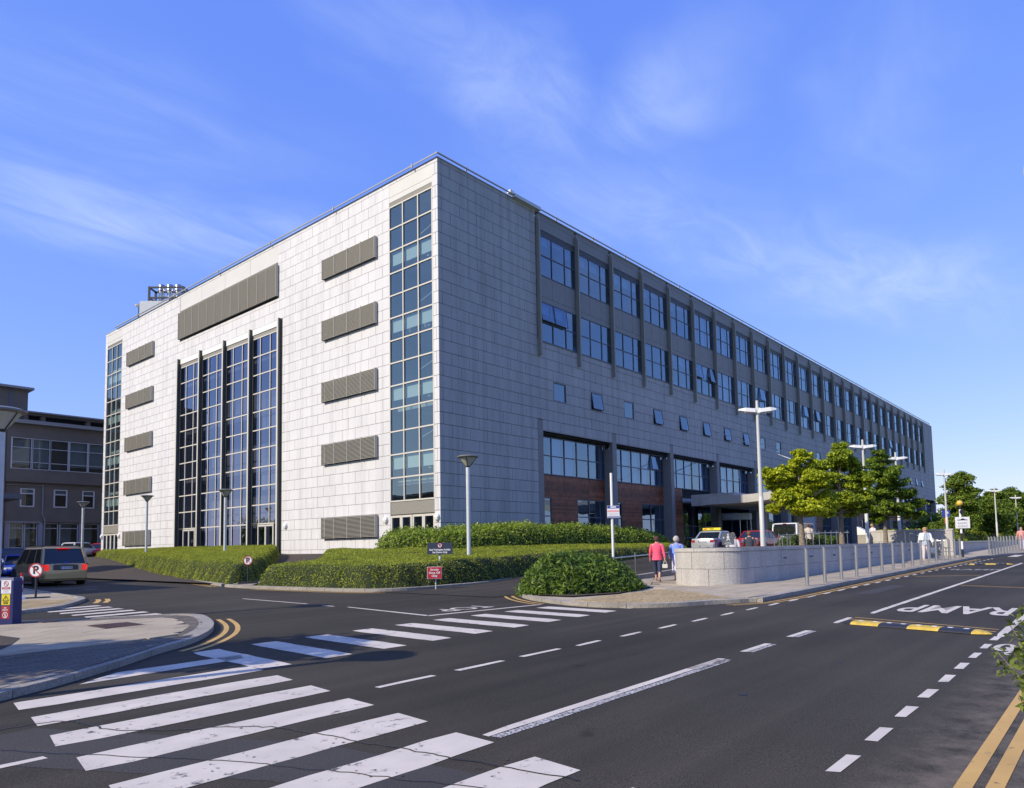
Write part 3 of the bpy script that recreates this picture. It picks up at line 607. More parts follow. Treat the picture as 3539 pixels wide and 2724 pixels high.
# ---- windows ----------------------------------------------------------
PM = {}
def pane_mesh(face, w, h, M):
    k = (face, round(w, 3), round(h, 3), M.name)
    if k not in PM: mb = MB(); fquad(mb, face, 0, w, 0, 0, h); PM[k] = mb.mesh('pane', M)
    return PM[k]
def window(face, us, zs, d, M, Mg, fw_=.07, fd=.07, name='window', single=False, tilt=(), parent=None, skip=()):
    """a frame with bars on every line in us / zs and one glass pane in each opening"""
    mb = MB(); f = fw_/2
    for z in zs: fbox(mb, face, us[0]-f, us[-1]+f, d-.02, d+fd*.86, z-f, z+f)
    for u in us: fbox(mb, face, u-f, u+f, d-.022, d+fd, zs[0]-f, zs[-1]+f)
    w = mb.build(name, M, parent or bld); pj = MB()
    for i in range(len(us)-1):
        for j in range(len(zs)-1):
            if (i, j) in skip: continue
            a, b, c, e = us[i]+f, us[i+1]-f, zs[j]+f, zs[j+1]-f
            if (i, j) in tilt:              # top-hung light pushed open
                ob = MB(); s = .035
                for q in ((a, b, c, c+s), (a, b, e-s, e), (a, a+s, c, e), (b-s, b, c, e)): fbox(ob, face, q[0]-a, q[1]-a, -.02, .03, q[2]-e, q[3]-e)
                so_ = ob.build('opening_light', M, w); so_.location = P(face, a, d+.07, e)
                so_.rotation_euler = (R(-7.5), 0, 0) if face == 'R' else (0, R(7.5), 0)
                g2 = link('pane', pane_mesh(face, b-a-2*s, e-c-2*s, Mg), w); g2.rotation_euler = so_.rotation_euler
                off = Vector(P(face, s, 0.005, -(e-c)+s)); off.rotate(so_.rotation_euler); g2.location = Vector(so_.location)+off
            elif single: fquad(pj, face, a, b, d+random.uniform(-.004, .004), c, e)
            else:
                g2 = link('pane', pane_mesh(face, b-a, e-c, Mg), w); g2.location = P(face, a, d, c); g2.rotation_euler = (R(random.uniform(-.25, .25)), 0, R(random.uniform(-.25, .25)))
    if single and pj.v: pj.build('pane', Mg, w)
    return w
def zl(a, n, s): return [a+s*i for i in range(n+1)]
stair = lambda off: [off+.5, off+1.78, off+3.2, off+4.5]
w = window('L', [.5, 1.78, 3.2, 4.5], zl(4.45, 13, 1.4475), -.06, M_beige, M_gl1, .085, .07, 'stair_window')
w = window('L', [47.28, 48.6, 49.85, 51.2], zl(4.45, 13, 1.4475), -.06, M_beige, M_gl1, .085, .07, 'stair_window', single=True)
zrow = [1.25, 1.9]+[3.6+1.4515*i for i in range(11)]
for b in range(4):
    u0 = 17.10+4.19*b; cols = [u0+.16, u0+1.55, u0+2.99, u0+4.08]
    doors = b in (0, 3)
    w = window('L', cols, zrow[2:] if doors else zrow, -.05, M_beige, M_gl1c, .085, .06, 'curtain_wall_bay')
    if doors:
        d0, d1 = cols[0]+.75, cols[0]+2.95
        for (a, c) in ((cols[0], d0), (d1, cols[3])): window('L', [a, c], [1.25, 1.9, 3.6], -.05, M_beige, M_gl1c, .07, .06, 'side_window', parent=bld)
        for a in (d0, (d0+d1)/2): window('L', [a+.05, a+(d1-d0)/2-.03], [1.2, 3.45], -.03, M_beige, M_gl1c, .11, .06, 'door', parent=bld)
    mb = MB(); fbox(mb, 'L', u0+.05, u0+4.1, -.1, -.02, 18.18, 18.44)
    for i in range(40): fbox(mb, 'L', u0+.08+i*.1, u0+.11+i*.1, -.02, 0.0, 18.2, 18.42)
    mb.build('grille', M_louv, bld)
    mb = MB(); fbox(mb, 'L', u0+.05, u0+4.1, -.1, .05, 18.44, 18.88); mb.build('head_panel', M_white, bld)
for i in range(5):          # vertical blades of the central bays: dark webs with a pale outer flange
    u = 17.10+4.19*i; mb = MB(); mb.m(M_finl); fbox(mb, 'L', u-.03, u+.03, -.1, .27, 1.0, 18.92); fbox(mb, 'L', u-.16, u-.031, -.1, .03, 1.0, 18.92); mb.m(M_beige); fbox(mb, 'L', u-.03, u+.15, .271, .31, 1.0, 18.90); mb.build('blade_fin', None, bld)
# heads and feet of the two stair slots
for a, b in ((.46, 4.54), (47.24, 51.24)):
    mb = MB(); fbox(mb, 'L', a, b, -.12, -.04, 23.27, 23.60)
    for i in range(int((b-a)/.09)): fbox(mb, 'L', a+.03+i*.09, a+.06+i*.09, -.04, -.01, 23.30, 23.58)
    mb.build('grille', M_louv, bld)
    mb = MB(); fbox(mb, 'L', a+.01, b-.01, -.1, -.012, 23.60, 23.93); fbox(mb, 'L', a+.01, b-.01, -.1, -.010, 23.95, 24.74); mb.build('head_panel', M_panel, bld)
    mb = MB(); fbox(mb, 'L', a+.01, b-.01, -.12, -.06, 3.62, 4.42)
    for i in range(16): fbox(mb, 'L', a+.02, b-.02, -.06, -.03, 3.65+i*.049, 3.675+i*.049)
    mb.build('grille', M_louv, bld)
    for c, d_ in ((a+.06, a+1.0), (a+1.04, a+1.98), (a+2.08, a+3.02), (a+3.06, a+4.0)): window('L', [c+.05, d_-.03], [1.15, 3.5], -.08, M_beige, M_gl1, .13, .07, 'door')
# recess panels and the wide louvre at the top of the left facade
for i in range(4): mb = MB(); a = 17.62+4.115*i; fbox(mb, 'L', a+.01, a+4.10, -.2, -.012, 23.42, 24.74); mb.build('head_panel', M_panel, bld)
mb = MB(); fbox(mb, 'L', 17.62, 34.08, -.2, -.05, 23.05, 23.40); 
for i in range(180): fbox(mb, 'L', 17.65+i*.091, 17.68+i*.091, -.05, -.02, 23.07, 23.38)
mb.build('grille', M_louv, bld)
window('L', [17.7+1.82*i for i in range(10)], [20.65, 21.9, 23.0], -.12, M_frd, M_gl1, .08, .05, 'ribbon_window', single=True)
def louvre(u0, u1, z0, z1, n, div):
    o = MB(); fbox(o, 'L', u0, u0+.03, .04, .27, z0, z1); fbox(o, 'L', u1-.03, u1, .04, .27, z0, z1)
    for i in range(1, div): u = u0+(u1-u0)*i/div; fbox(o, 'L', u-.02, u+.02, .235, .275, z0-.02, z1+.03)
    root = o.build('louvre_screen', M_louv, bld)
    fm = MB()
    sl = MB(); L = u1-u0-.06
    fbox(sl, 'L', 0, L, .12, .237, -.006, .006); fbox(sl, 'L', 0, L, .2371, .25, -.013, .013)
    sm = sl.mesh('slat', M_louv)
    for i in range(n): q = link('slat', sm, root); q.location = P('L', u0+.03, 0, z0+.05+(z1-z0-.1)*i/(n-1))
    bk_ = MB(); fbox(bk_, 'L', u0+.05, u1-.05, .003, .02, z0+.02, z1-.02); bk_.build('window_strip', M_frd, root)
    br = MB()
    for i in range(div+1):
        u = u0+.05+(u1-u0-.1)*i/div
        for z in (z0+.1, z1-.12): fbox(br, 'L', u-.02, u+.02, .0, .2, z-.02, z+.02)
    fbox(br, 'L', u0+.02, u1-.02, .02, .07, z0, z0+.05); fbox(br, 'L', u0+.02, u1-.02, .02, .07, z1-.05, z1); br.build('bracket', M_finl, root)
for u0, u1 in ((5.70, 11.55), (39.45, 45.5)):
    for z0 in (20.36, 16.01, 11.67, 7.32, 2.28): louvre(u0, u1, z0, z0+1.42, 17, 4)
louvre(17.5, 33.95, 20.72, 23.16, 28, 12)
# ---- right facade: fins, bays --------------------------------------------
fm = MB(); k0 = len(fm.v)
fm.box((0, -.29, 14.70), (.15, .02, 24.20)); fm.box((.152, -.20, 14.80), (.27, .02, 24.40)); fm.rings([[(0, -.29, 24.202), (.15, -.29, 24.202), (.15, 0.02, 24.202), (0, 0.02, 24.202)], [(0, -.06, 24.72), (.15, -.06, 24.72), (.15, 0.02, 24.72), (0, 0.02, 24.72)]])
fmesh = fm.mesh('fin', M_fin)
for i in range(27): o = link('fin', fmesh, bld); o.location = (FIN0+BAY*i, -.0, 0)
opened = {0: ((0, 1), (1, 1)), 5: ((0, 1), (2, 1)), 8: ((1, 1),), 11: ((1, 1),), 12: ((1, 1),), 20: ((1, 1),)}
spm = MB(); lo = MB()
for i in range(26):
    a = FIN0+.29+BAY*i; b = FIN0-.02+BAY*(i+1); us = [a, FIN0+1.80+BAY*i, FIN0+3.34+BAY*i, b]
    sg = i > 12
    window('R', us, [20.50, 21.95, 23.38], -.05, M_frd, M_gl2, .055, .05, 'window', single=sg)
    window('R', us, [15.78, 17.17, 18.58], -.05, M_frd, M_gl2, .055, .05, 'window', single=sg, tilt=opened.get(i, ()))
    mb = MB()
    for c, d_ in zip(us, us[1:]): fbox(mb, 'R', c+.012, d_-.012, -.14, -.03, 19.0, 20.45)
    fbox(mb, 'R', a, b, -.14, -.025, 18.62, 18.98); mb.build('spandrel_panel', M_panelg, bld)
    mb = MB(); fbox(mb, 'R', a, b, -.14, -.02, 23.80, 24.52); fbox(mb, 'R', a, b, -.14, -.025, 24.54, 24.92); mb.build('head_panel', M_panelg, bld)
    for q in range(6): fbox(lo, 'R', a, b, -.14, -.05+.004*(q % 2), 23.42+.062*q, 23.42+.062*q+.04)
    fbox(lo, 'R', a, b, -.2, -.14, 23.40, 23.80); fbox(lo, 'R', a, b, -.16, .03, 15.68, 15.75)
lo.build('louvre_band', M_frd, bld)
for k in SW:
    a = 10.98+4.63*k; window('R', [a+.03, a+1.47], [11.75, 13.05], -.05, M_frd, M_gl2, .06, .055, 'small_window', single=k > 9, tilt=((0, 0),) if k in (1, 3, 4, 5, 6, 7, 23, 24, 25) else ())
# deep bays at street level
pm = MB()
for k in range(15):
    a = 9.14+PB*k
    if a > 139: break
    mb = MB(); z = ZB
    for zz_ in (3.66, 6.55, 9.0, 10.20): fbox(mb, 'R', a+.004, a+.576, -.80, .012, z+.006, zz_-.006) if zz_ < 9.1 else fbox(mb, 'R', a+.004, a+.576, -.9 if zz_ < 9.4 else -.3, .012, z+.006, zz_-.006); z = zz_
    mb.build('pier', M_pier, bld)
sf = MB(); sf.m(M_pier)
for k in range(14):
    if k == 5: continue
    a = 9.72+PB*k; b = 18.37+PB*k; fbox(sf, 'R', a, b, -1.0, -.02, 9.48, 9.56)
sf.build('soffit', M_pier, bld)
for k in range(14):
    a = 9.72+PB*k; b = 18.37+PB*k
    if k == 5: continue
    ofs = 9.10*k; us = [a+.01]+[x+PB*k for x in (11.6, 13.13, 14.65, 16.2, 17.7)]+[b-.01]
    w = window('R', us, [6.60, 7.93, 9.25], -.80, M_frd, M_gl2, .07, .05, 'window', single=k > 4, tilt=((4, 1),) if k == 1 else ())
    if k in (2, 3): 
        wood = [(a, a+2.95)] if k == 2 else []
    else: wood = [(a, b)]
    for (c, e) in wood:
        gh = [] if k == 2 else [(a, a+1.85, 1.2, 4.98), (a+4.95, b, 1.2, 4.98)]
        x = c; j = 0
        while x < e-.01:             # cedar boards in panels
            x2 = min(e, c+3.40+3.05*j) if k != 2 else min(e, c+1.5*(j+1)); mb = MB(); z = 1.0
            while z < 6.5:
                for q in sub_rects((x+.012, x2-.012, z, z+.128), gh): fbox(mb, 'R', q[0], q[1], -.86, -.80+random.uniform(0, .006), q[2], q[3])
                z += .135
            mb.build('cedar_panel', M_wood, bld); x = x2; j += 1
        for h in gh:
            uu = [h[0]+.03, h[1]-.03] if h[1]-h[0] < 2 else [h[0]+.03, h[0]+1.52, h[0]+3.0, h[1]-.03]
            window('R', uu, [1.25, 3.65, 4.93], -.86, M_frd, M_gl2, .07, .05, 'window', single=k > 4)
# stone infill of the bay right of the entrance, solid lower wall
mb = MB()
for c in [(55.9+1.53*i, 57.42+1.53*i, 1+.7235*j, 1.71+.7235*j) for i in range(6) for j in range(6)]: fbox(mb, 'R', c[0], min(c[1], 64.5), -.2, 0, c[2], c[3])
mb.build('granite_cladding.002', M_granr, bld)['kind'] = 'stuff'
# entrance: dark deep lobby with revolving door drum and glazed screens
en = MB(); en.m(M_frd); en.box((31.3, 5.5, .9), (55.5, 5.7, 5.3)); en.m(M_pier).box((31.2, .8, 5.3), (55.6, 5.6, 5.45)); en.m(M_slabd).box((28.5, -.5, .70), (56, 5.6, .96)); en.build('lobby', None, bld)
dr = MB(); dr.m(M_galv); dr.lathe([(0, 3.95), (2.6, 3.95), (2.6, 4.62), (0, 4.62)], (43.9, 2.4, 0), 28); dr.m(M_steel)
for a in range(8): t = a*math.pi/4+.2; dr.tube([(43.9+2.5*math.cos(t), 2.4+2.5*math.sin(t), .95), (43.9+2.5*math.cos(t), 2.4+2.5*math.sin(t), 3.95)], .05, 6)
dr.build('revolving_door', None, bld)
window('R', [31.4, 33, 34.6, 36.8, 39, 41], [1.0, 3.2, 5.2], -1.6, M_frd, M_gl2, .08, .05, 'entrance_screen', single=True); window('R', [46.9, 48.5, 50, 52, 54], [1.0, 3.2, 5.2], -1.2, M_frd, M_gl2, .08, .05, 'entrance_screen', single=True)
mb = MB(); mb.m(M_paper)
for x in (31.6, 33.2, 35.0, 37.2, 39.4):
    for i in range(4): mb.box((x+.15+i*.35, 1.575, 2.05), (x+.25+i*.35, 1.58, 2.15))
mb.build('glass_manifestation', M_paper, bld)
# concrete canopy: level slab, then a wing that curls up towards the drive
cn = MB(); cn.m(M_granw); cn.box((31.25, -4.1, 4.95), (47.5, -.02, 5.96))
prof = [(-4.0, 4.66), (-6, 4.66), (-7.8, 4.68), (-9.0, 4.76), (-10.3, 4.92), (-11.3, 5.14), (-12.2, 5.45), (-13.0, 5.92)]
th = lambda i: .66-.02*i
rs = []
for i, (y, z) in enumerate(prof): rs.append([(25.4, y, z), (39.5, y, z), (39.5, y-.0, z+th(i)), (25.4, y, z+th(i))])
cn.rings(rs); cno = cn.build('entrance_canopy', M_granw, bld)
mb = MB(); mb.tube([(25.2, -13.05, 6.2), (39.8, -13.05, 6.2)], .27, 12); mb.build('canopy_nose', M_white, bld, True)
for x in (29.0, 36.2): mb = MB(); mb.lathe([(.3, 0.9), (.3, 4.6)], (x, -7.5, 0), 16); mb.build('canopy_column', M_pier, bld, True)
for x0 in (37.01, 46.3): mb = MB(); mb.tube([(x0, -.05, 12.45), (x0*.5+16.5, -12.9, 6.4)], .035, 6); mb.lathe([(.2, 0), (.2, .05)], (x0, -.05, 12.4), 8); mb.build('stay_rod', M_galv, bld)
# bulkhead lamps beside the doors
for y in (.25, 4.92, 16.32, 34.15, 46.95, 51.5):
    mb = MB(); mb.m(M_white)
    mb.rings([[P('L', y+r*math.cos(t*math.pi/6), d, 3.33+1.35*r*math.sin(t*math.pi/6)) for t in range(12)] for r, d in ((.19, .0), (.19, .06), (.16, .13), (.09, .17))]); fbox(mb, 'L', y-.18, y+.18, .05, .18, 3.31, 3.36); mb.build('bulkhead_lamp', M_white, bld, True)
for y, z, s in ((3.75, 2.15, .2), (3.2, 2.3, .0), (18.15, 2.45, .14), (31.2, 2.5, .13)):
    if s: mb = MB(); fbox(mb, 'L', y-s, y+s, -.055, -.05, z-.12, z+.12); mb.build('door_notice', M_paper, bld)
# things seen through the glass: floors, blinds, handrails, back walls
it = MB(); it.m(M_int)
for k in range(6):
    z = 3.62+4.342*k
    if z < 24: it.box((.5, 1.05, 0), (.6, 1.1, .1)); it.box((.5, 6.4, z-.28), (4.5, LY-.6, z))
[it.box((.5, y0_, z_-.28), (LX-.6, 6.4, z_)) for z_, y0_ in ((5.75, 1.05), (10.4, .5), (15.3, .5), (19.9, .5), (24.2, .5))]
it.box((2.6, 6.4, 1.0), (2.8, LY-.6, 24.4)); it.box((3.0, 6.3, 1.0), (LX-.6, 6.5, 24.4)); it.box((.4, 4.9, 1), (6, 5.05, 24.4)); it.box((6.0, .5, 1), (6.15, 6.3, 24.4)); it.box((.35, 15.9, 1), (2.7, 16.05, 24.4)); it.box((.35, 34.4, 1), (2.7, 34.55, 24.4)); it.box((.35, 46.6, 1), (2.7, 46.75, 24.4))
for i in range(26): it.box((FIN0+.05+BAY*i-.06, .62, 15.0), (FIN0+.05+BAY*i+.06, 6.3, 24.0))
for k in range(14): it.box((18.6+PB*k, .95, 1.0), (18.75+PB*k, 6.3, 9.4)) if k not in (2, 3) else None
it.box((3.7, 2.9, 4), (4.2, 3.3, 23))
it.build('interior', M_int, bld)
bl = MB()
for k in range(5):
    z = 5.9+4.342*k
    for a, b in ((.6, 1.7), (1.86, 3.12), (3.28, 4.42), (47.4, 48.5), (48.7, 49.75), (49.95, 51.1)): fbox(bl, 'L', a, b, -.22, -.21, z+.55, z+1.36)
for z in (6.2, 7.5, 10.9, 12.2):
    for a in (17.0, 18.3, 19.6): fbox(bl, 'L', a, a+.95, -.5, -.49, z, z+1.2)
rr = random.Random(3)
for i in range(26):
    us = [FIN0+.25+BAY*i, FIN0+1.87+BAY*i, FIN0+3.41+BAY*i, FIN0+4.45+BAY*i]
    for zt, zb_ in ((23.36, 20.5), (18.56, 15.8)):
        mode = rr.random(); full = mode < (.1 if i < 5 else .55)
        for j in range(3):
            if full: hgt = 2.8 if rr.random() < .75 else rr.uniform(.4, 2)
            elif mode < .85: hgt = rr.choice([.25, .5, .7, .7])
            else: hgt = 0
            if hgt: fbox(bl, 'R', us[j]+.08, us[j]+(1.38 if j < 2 else .9), -.30, -.29, zt-hgt, zt)
            if rr.random() < .4: fbox(bl, 'R', us[j]+rr.uniform(.2, .5), us[j]+rr.uniform(.7, 1.2), -.8, -.7, zb_, zb_+rr.uniform(.25, .6))
for k in range(14):
    for j, x in enumerate((9.8, 11.7, 13.2, 14.72, 16.3, 17.8)):
        if j in (0, 1, 2, 5) or rr.random() < .35: fbox(bl, 'R', x+PB*k+.03, x+PB*k+1.25*(.5 if j == 5 else 1), -1.02, -1.01, 6.62, 9.2)
bl.build('window_blind', M_blind, bld)
hr = MB()
for k in range(5):
    z = 4.6+4.342*k; hr.tube([(1.2, .5, z+.2), (1.2, 3.0, z-.55)], .04, 6); hr.tube([(1.3, .6, z+.2), (1.3, .6, z-.9)], .02, 5); fbox(hr, 'L', 1.15, 1.35, -.35, -.34, z+1.7, z+1.95)
hr.build('stair_handrail', M_panel, bld)
# sky-lit flues in a steel cage on the roof
fl = empty('rooftop_flues', (3.5, 44.6, ZT), 'three shiny flue pipes in a black steel cage on a grey roof plant box', 'flue stack')
def add(parent, name, fn, M, smooth=False): mb = MB(); fn(mb); return mb.build(name, M, parent, smooth)
pb_ = add(fl, 'plant_box', lambda b: b.box((-2.6, -.9, -.1), (2.2, 1.1, 2.6)), M_galv); pb_.rotation_euler = (0, 0, R(-48))
for i in range(3): add(fl, 'flue_pipe', lambda b: b.lathe([(.29, 2.6), (.29, 3.9), (.335, 3.92), (.335, 4.55), (.3, 4.6)], (-.53+.58*i, .6-.64*i, 0), 18), M_steel, True)
def cage(b):
    for x in (-1.75, 1.75):
        for y in (-.7, .7): b.box((x-.09, y-.09, 2.3), (x+.09, y+.09, 4.2))
    for y in (-.7, .7):
        for z in (4.1, 3.0): b.box((-1.66, y-.07, z-.08), (1.66, y+.07, z+.08))
    for x in (-1.75, 1.75):
        for z in (4.1, 3.0): b.box((x-.07, -.61, z-.08), (x+.07, .61, z+.08))
cg = add(fl, 'steel_cage', cage, M_blackm); cg.rotation_euler = (0, 0, R(-48)); add(fl, 'satellite_dish', lambda b: b.lathe([(.05, 0), (.3, .1), (.38, .25), (.3, .12)], (-2.05, 2.5, 2.3), 14), M_white); add(fl, 'dish_mast', lambda b: b.tube([(-2.05, 2.5, 0), (-2.05, 2.5, 2.5)], .05), M_blackm)
# ================================================================ TERRAIN NEXT TO THE BUILDING
def ss(a, b, x): t = max(0, min(1, (x-a)/(b-a))); return t*t*(3-2*t)
def zdrive(x, y=0): return zr(x)+.012+(.90-.30)*ss(-15, 14, x)
def zpath(x, y=0): return zr(x)+.09+.42*ss(-8, 20, x)
def grid(name, x0, x1, y0, y1, n, m_, zf, M):
    mb = MB(); k = 0
    for i in range(n+1):
        for j in range(m_+1): x = x0+(x1-x0)*i/n; y = y0+(y1-y0)*j/m_; mb.v.append((x, y, zf(x, y)))
    for i in range(n):
        for j in range(m_): mb.face((i*(m_+1)+j, (i+1)*(m_+1)+j, (i+1)*(m_+1)+j+1, i*(m_+1)+j+1))
    return props(mb.build(name, M), kind='structure')
grid('driveway', -14.2, 24, -17.1, -4, 40, 6, zdrive, M_asph); grid('plaza', 24, 139, -21.3, -.01, 10, 6, lambda x, y: max(1.0, zr(x)+.1), M_slab); grid('path', -8.3, 24, -19.35, -17.32, 20, 2, zpath, M_slab)
grid('planting_ground', -14.3, -.02, -2.8, 51, 4, 8, lambda x, y: zr(x)+.08+.9*ss(-13, -1, x), M_bed); 
kd = props(MB().box((-8.4, -17.35, 0.0), (-8.3, -17.3, .1)).build('drive_kerb', M_kerb), kind='structure')
kerb(kd, [(-12.5, -17.05), (-8, -17.15), (24, -17.15)], +1, w=.16, h=.12, L=1.4, M=M_kerb, zf=lambda x, y: zdrive(x)-.01)
mb = MB(); n = 30
for i in range(n):       # upstand below the drive kerb, facing the path
    x0, x1 = -9+33*i/n, -9+33*(i+1)/n; mb.quad((x0, -17.16, -.1), (x1, -17.16, -.1), (x1, -17.16, zdrive(x1)+.06), (x0, -17.16, zdrive(x0)+.06))
mb.build('kerb_upstand', M_kerb, kd)
kb = props(MB().box((-14.7, -8, .0), (-14.65, -7.9, .05)).build('bed_kerb', M_kerb), kind='structure')
kerb(kb, [p for p in spline(K_hedgeB, 4) if p[1] < -3.3], +1, w=.13, h=.11, L=.92); kerb(kb, spline(K_hedgeA, 4)[::1], +1 if False else +1, w=.13, h=.11, L=.92)
sheet('garden_path', [(-14.6, -5.1), (-14.5, -3.5), (-4.5, 9), (-.1, 14.6), (-.1, 11)], M_slab, .10)
# planter wall with rounded nose -------------------------------------------
pw = empty('planter_wall', (0, 0, 0), 'long low granite wall with rounded sunlit end beside the bollards, trees planted behind it', 'wall')
RAD = 1.12; PYc = -20.47
def outline(x0=-8.0, x1=17.2, r=RAD, n=24):
    P_ = [(x1, PYc-r), (x0, PYc-r)]+[(x0-r*math.sin(math.pi*t/n), PYc-r*math.cos(math.pi*t/n)) for t in range(1, n)]+[(x0, PYc+r), (x1, PYc+r)]
    return P_
core = outline(r=RAD-.06); mb = MB(); mb.prism(core, -.2, 1.22); mb.build('core', M_joint, pw)
path_ = outline(); P2 = [Vector(p) for p in path_]; cum = [0]
for a, b in zip(P2, P2[1:]): cum.append(cum[-1]+(b-a).length)
def atp(s):
    for i in range(len(cum)-1):
        if s <= cum[i+1]+1e-9: t = (s-cum[i])/(cum[i+1]-cum[i]); return P2[i].lerp(P2[i+1], t)
    return P2[-1]
def wallstone(s0, s1, z0, z1, name, t_=.09, prd=0.0):
    k = max(1, int((s1-s0)/.12)) if not (s1 < cum[1] or s0 > cum[-2]) else 1; mb = MB()
    for i in range(k):
        a, b = s0+(s1-s0)*i/k, s0+(s1-s0)*(i+1)/k; p, q = atp(a), atp(b)
        def inn(v): d = Vector((max(-8.0, min(17.2, v.x)), PYc)); e = (d-v).normalized(); return v+e*t_
        def out(v): d = Vector((max(-8.0, min(17.2, v.x)), PYc)); e = (v-d).normalized(); return v+e*prd
        po, qo, pi_, qi = out(p), out(q), inn(p), inn(q)
        zl0, zl1 = (z0 if z0 > 0 else -.1), z1
        mb.quad((qo.x, qo.y, zl0), (po.x, po.y, zl0), (po.x, po.y, zl1), (qo.x, qo.y, zl1)); mb.quad((po.x, po.y, zl1), (pi_.x, pi_.y, zl1), (qi.x, qi.y, zl1), (qo.x, qo.y, zl1))
        if i == 0: mb.quad((po.x, po.y, zl0), (pi_.x, pi_.y, zl0), (pi_.x, pi_.y, zl1), (po.x, po.y, zl1))
        if i == k-1: mb.quad((qi.x, qi.y, zl0), (qo.x, qo.y, zl0), (qo.x, qo.y, zl1), (qi.x, qi.y, zl1))
    return mb.build(name, M_granw, pw)
for row, (z0, z1) in enumerate(((-1, .765), (.775, 1.265))):
    s = -(.45 if row else 0.0)
    while s < cum[-1]-.05:
        a, b = max(0, s)+.006, min(s+.95, cum[-1])-.006
        if b > a: wallstone(a, b, z0, z1, 'granite_block')
        s += .95
s = 0
while s < cum[-1]-.05: wallstone(s+.005, min(s+1.5, cum[-1])-.005, 1.275, 1.375, 'coping_stone', .42, .025); s += 1.5
mb = MB(); mb.prism(outline(r=RAD-.2), 1.23, 1.33); mb.build('planting_soil', M_bed, pw)
mb = MB(); mb.box((17.2, -21.55, -.1), (17.35, -19.35, 1.36)); mb.build('end_block', M_granw, pw)
for i, x in enumerate((-5.15, -2.65, -.1, 2.4, 5.0, 8.4, 11.9)):
    mb = MB(); y = -21.60; mb.box((x-.20, y-.02, .93), (x+.20, y+.02, 1.08)); q = mb.build('recessed_wall_light', M_galv, pw); mb = MB()
    for j in range(5): mb.box((x-.16+j*.07, y-.026, .955), (x-.115+j*.07, y-.0205, 1.055))
    mb.build('grille', M_frd, q)
# ================================================================ STREET FURNITURE
def goblet(x, y, z0, H, label, group='goblet street lamps', first=[None]):
    t = empty('goblet_lamp', (x, y, z0), label, 'street lamp', group)
    if first[0] is None:
        first[0] = 1; goblet.me = []
        mb = MB(); mb.lathe([(.085, 0), (.085, 1.0)], n=14); goblet.pole = mb.mesh('pole', M_galv, True)
        mb = MB(); mb.lathe([(.05, -.02), (.07, .03), (.10, .06)], n=14); goblet.neck = mb.mesh('neck', M_blackm, True)
        mb = MB(); mb.lathe([(.09, .06), (.36, .40)], n=20); goblet.bowl = mb.mesh('bowl', mat('lamp_bowl', (.45, .45, .40), .25), True)
        mb = MB(); mb.lathe([(.36, .395), (.455, .43), (.455, .46), (.36, .50), (.0, .53)], n=24); goblet.disc = mb.mesh('top_disc', mat('lamp_disc', (.16, .16, .15), .4), True)
        mb = MB()
        for a in range(4): c, s_ = math.cos(a*math.pi/2+.6), math.sin(a*math.pi/2+.6); mb.tube([(.095*c, .095*s_, .05), (.37*c, .37*s_, .41)], .014, 5)
        goblet.rib = mb.mesh('bowl_rib', M_blackm)
    p = link('pole', goblet.pole, t); p.scale = (1, 1, H-.55); 
    for nm, me in (('neck', goblet.neck), ('bowl', goblet.bowl), ('top_disc', goblet.disc), ('bowl_rib', goblet.rib)): q = link(nm, me, t); q.location = (0, 0, H-.55)
    return t
goblet(-24.37, -12.63, .1, 4.5, 'goblet street lamp at the left edge, closest to the camera, beside the blue barrier box')
lb = goblet(-7.3, -9.4, .35, 5.05, 'grey goblet lamp standing in the front hedge before the shaded granite corner')
goblet(-7.25, 11.2, .5, 4.85, 'goblet lamp rising from the left hedge in front of the tall glazed bays'); goblet(-6.6, 24.1, .6, 5.2, 'goblet lamp at the back of the left hedge before the lower louvred screen'); goblet(-8.0, 32.7, .5, 5.25, 'goblet lamp between the older brown block and the far stair window')
goblet(111.3, -1.2, 1.4, 6.0, 'distant goblet lamp before the far end of the hospital, left of two'); goblet(99.4, -6.4, 1.3, 4.6, 'distant goblet lamp rising behind the sunlit granite stair wall'); goblet(131.5, -13.1, 1.3, 4.9, 'distant goblet lamp standing among the trees at far right')
M_lampw = mat('lamp_paint', (.50, .50, .48), .45)
def twin(x, y, label, z0=1.33, H=5.6):
    t = empty('twin_lamp', (x, y, z0), label, 'street lamp', 'twin-headed lamps along the planter')
    if not hasattr(twin, 'a'):
        mb = MB(); mb.rings([[(r*math.cos(2*math.pi*j/14), r*math.sin(2*math.pi*j/14), z) for j in range(14)] for r, z in ((.088, 0), (.088, 1.9), (.084, 1.905), (.084, 1.93), (.076, 1.935), (.052, 5.62))]); twin.a = mb.mesh('pole', M_lampw, True)
        mb = MB(); mb.tube([(-.28, 0, 5.22), (.28, 0, 5.22)], .05, 8); mb.box((-.09, -.08, 5.12), (.09, .08, 5.33)); twin.c = mb.mesh('cross_arm', M_white)
        mb = MB(); mb.rings([[(x_, -w_, z_), (x_, w_, z_), (x_, w_*.75, z_+h_), (x_, -w_*.75, z_+h_)] for x_, w_, z_, h_ in ((.25, .06, 5.17, .11), (.38, .13, 5.14, .15), (.75, .13, 5.16, .15), (.98, .06, 5.20, .06))]); twin.b = mb.mesh('lamp_head', M_white)
        mb = MB(); mb.box((.42, -.10, 5.125), (.78, .10, 5.15)); twin.g = mb.mesh('lens', mat('lens', (.5, .5, .45), .2))
    link('pole', twin.a, t); link('cross_arm', twin.c, t)
    for s in (0, math.pi): h = link('lamp_head', twin.b, t); h.rotation_euler = (0, R(-3), s); link('lens', twin.g, h)
    t.rotation_euler = (0, 0, R(-52)); return t
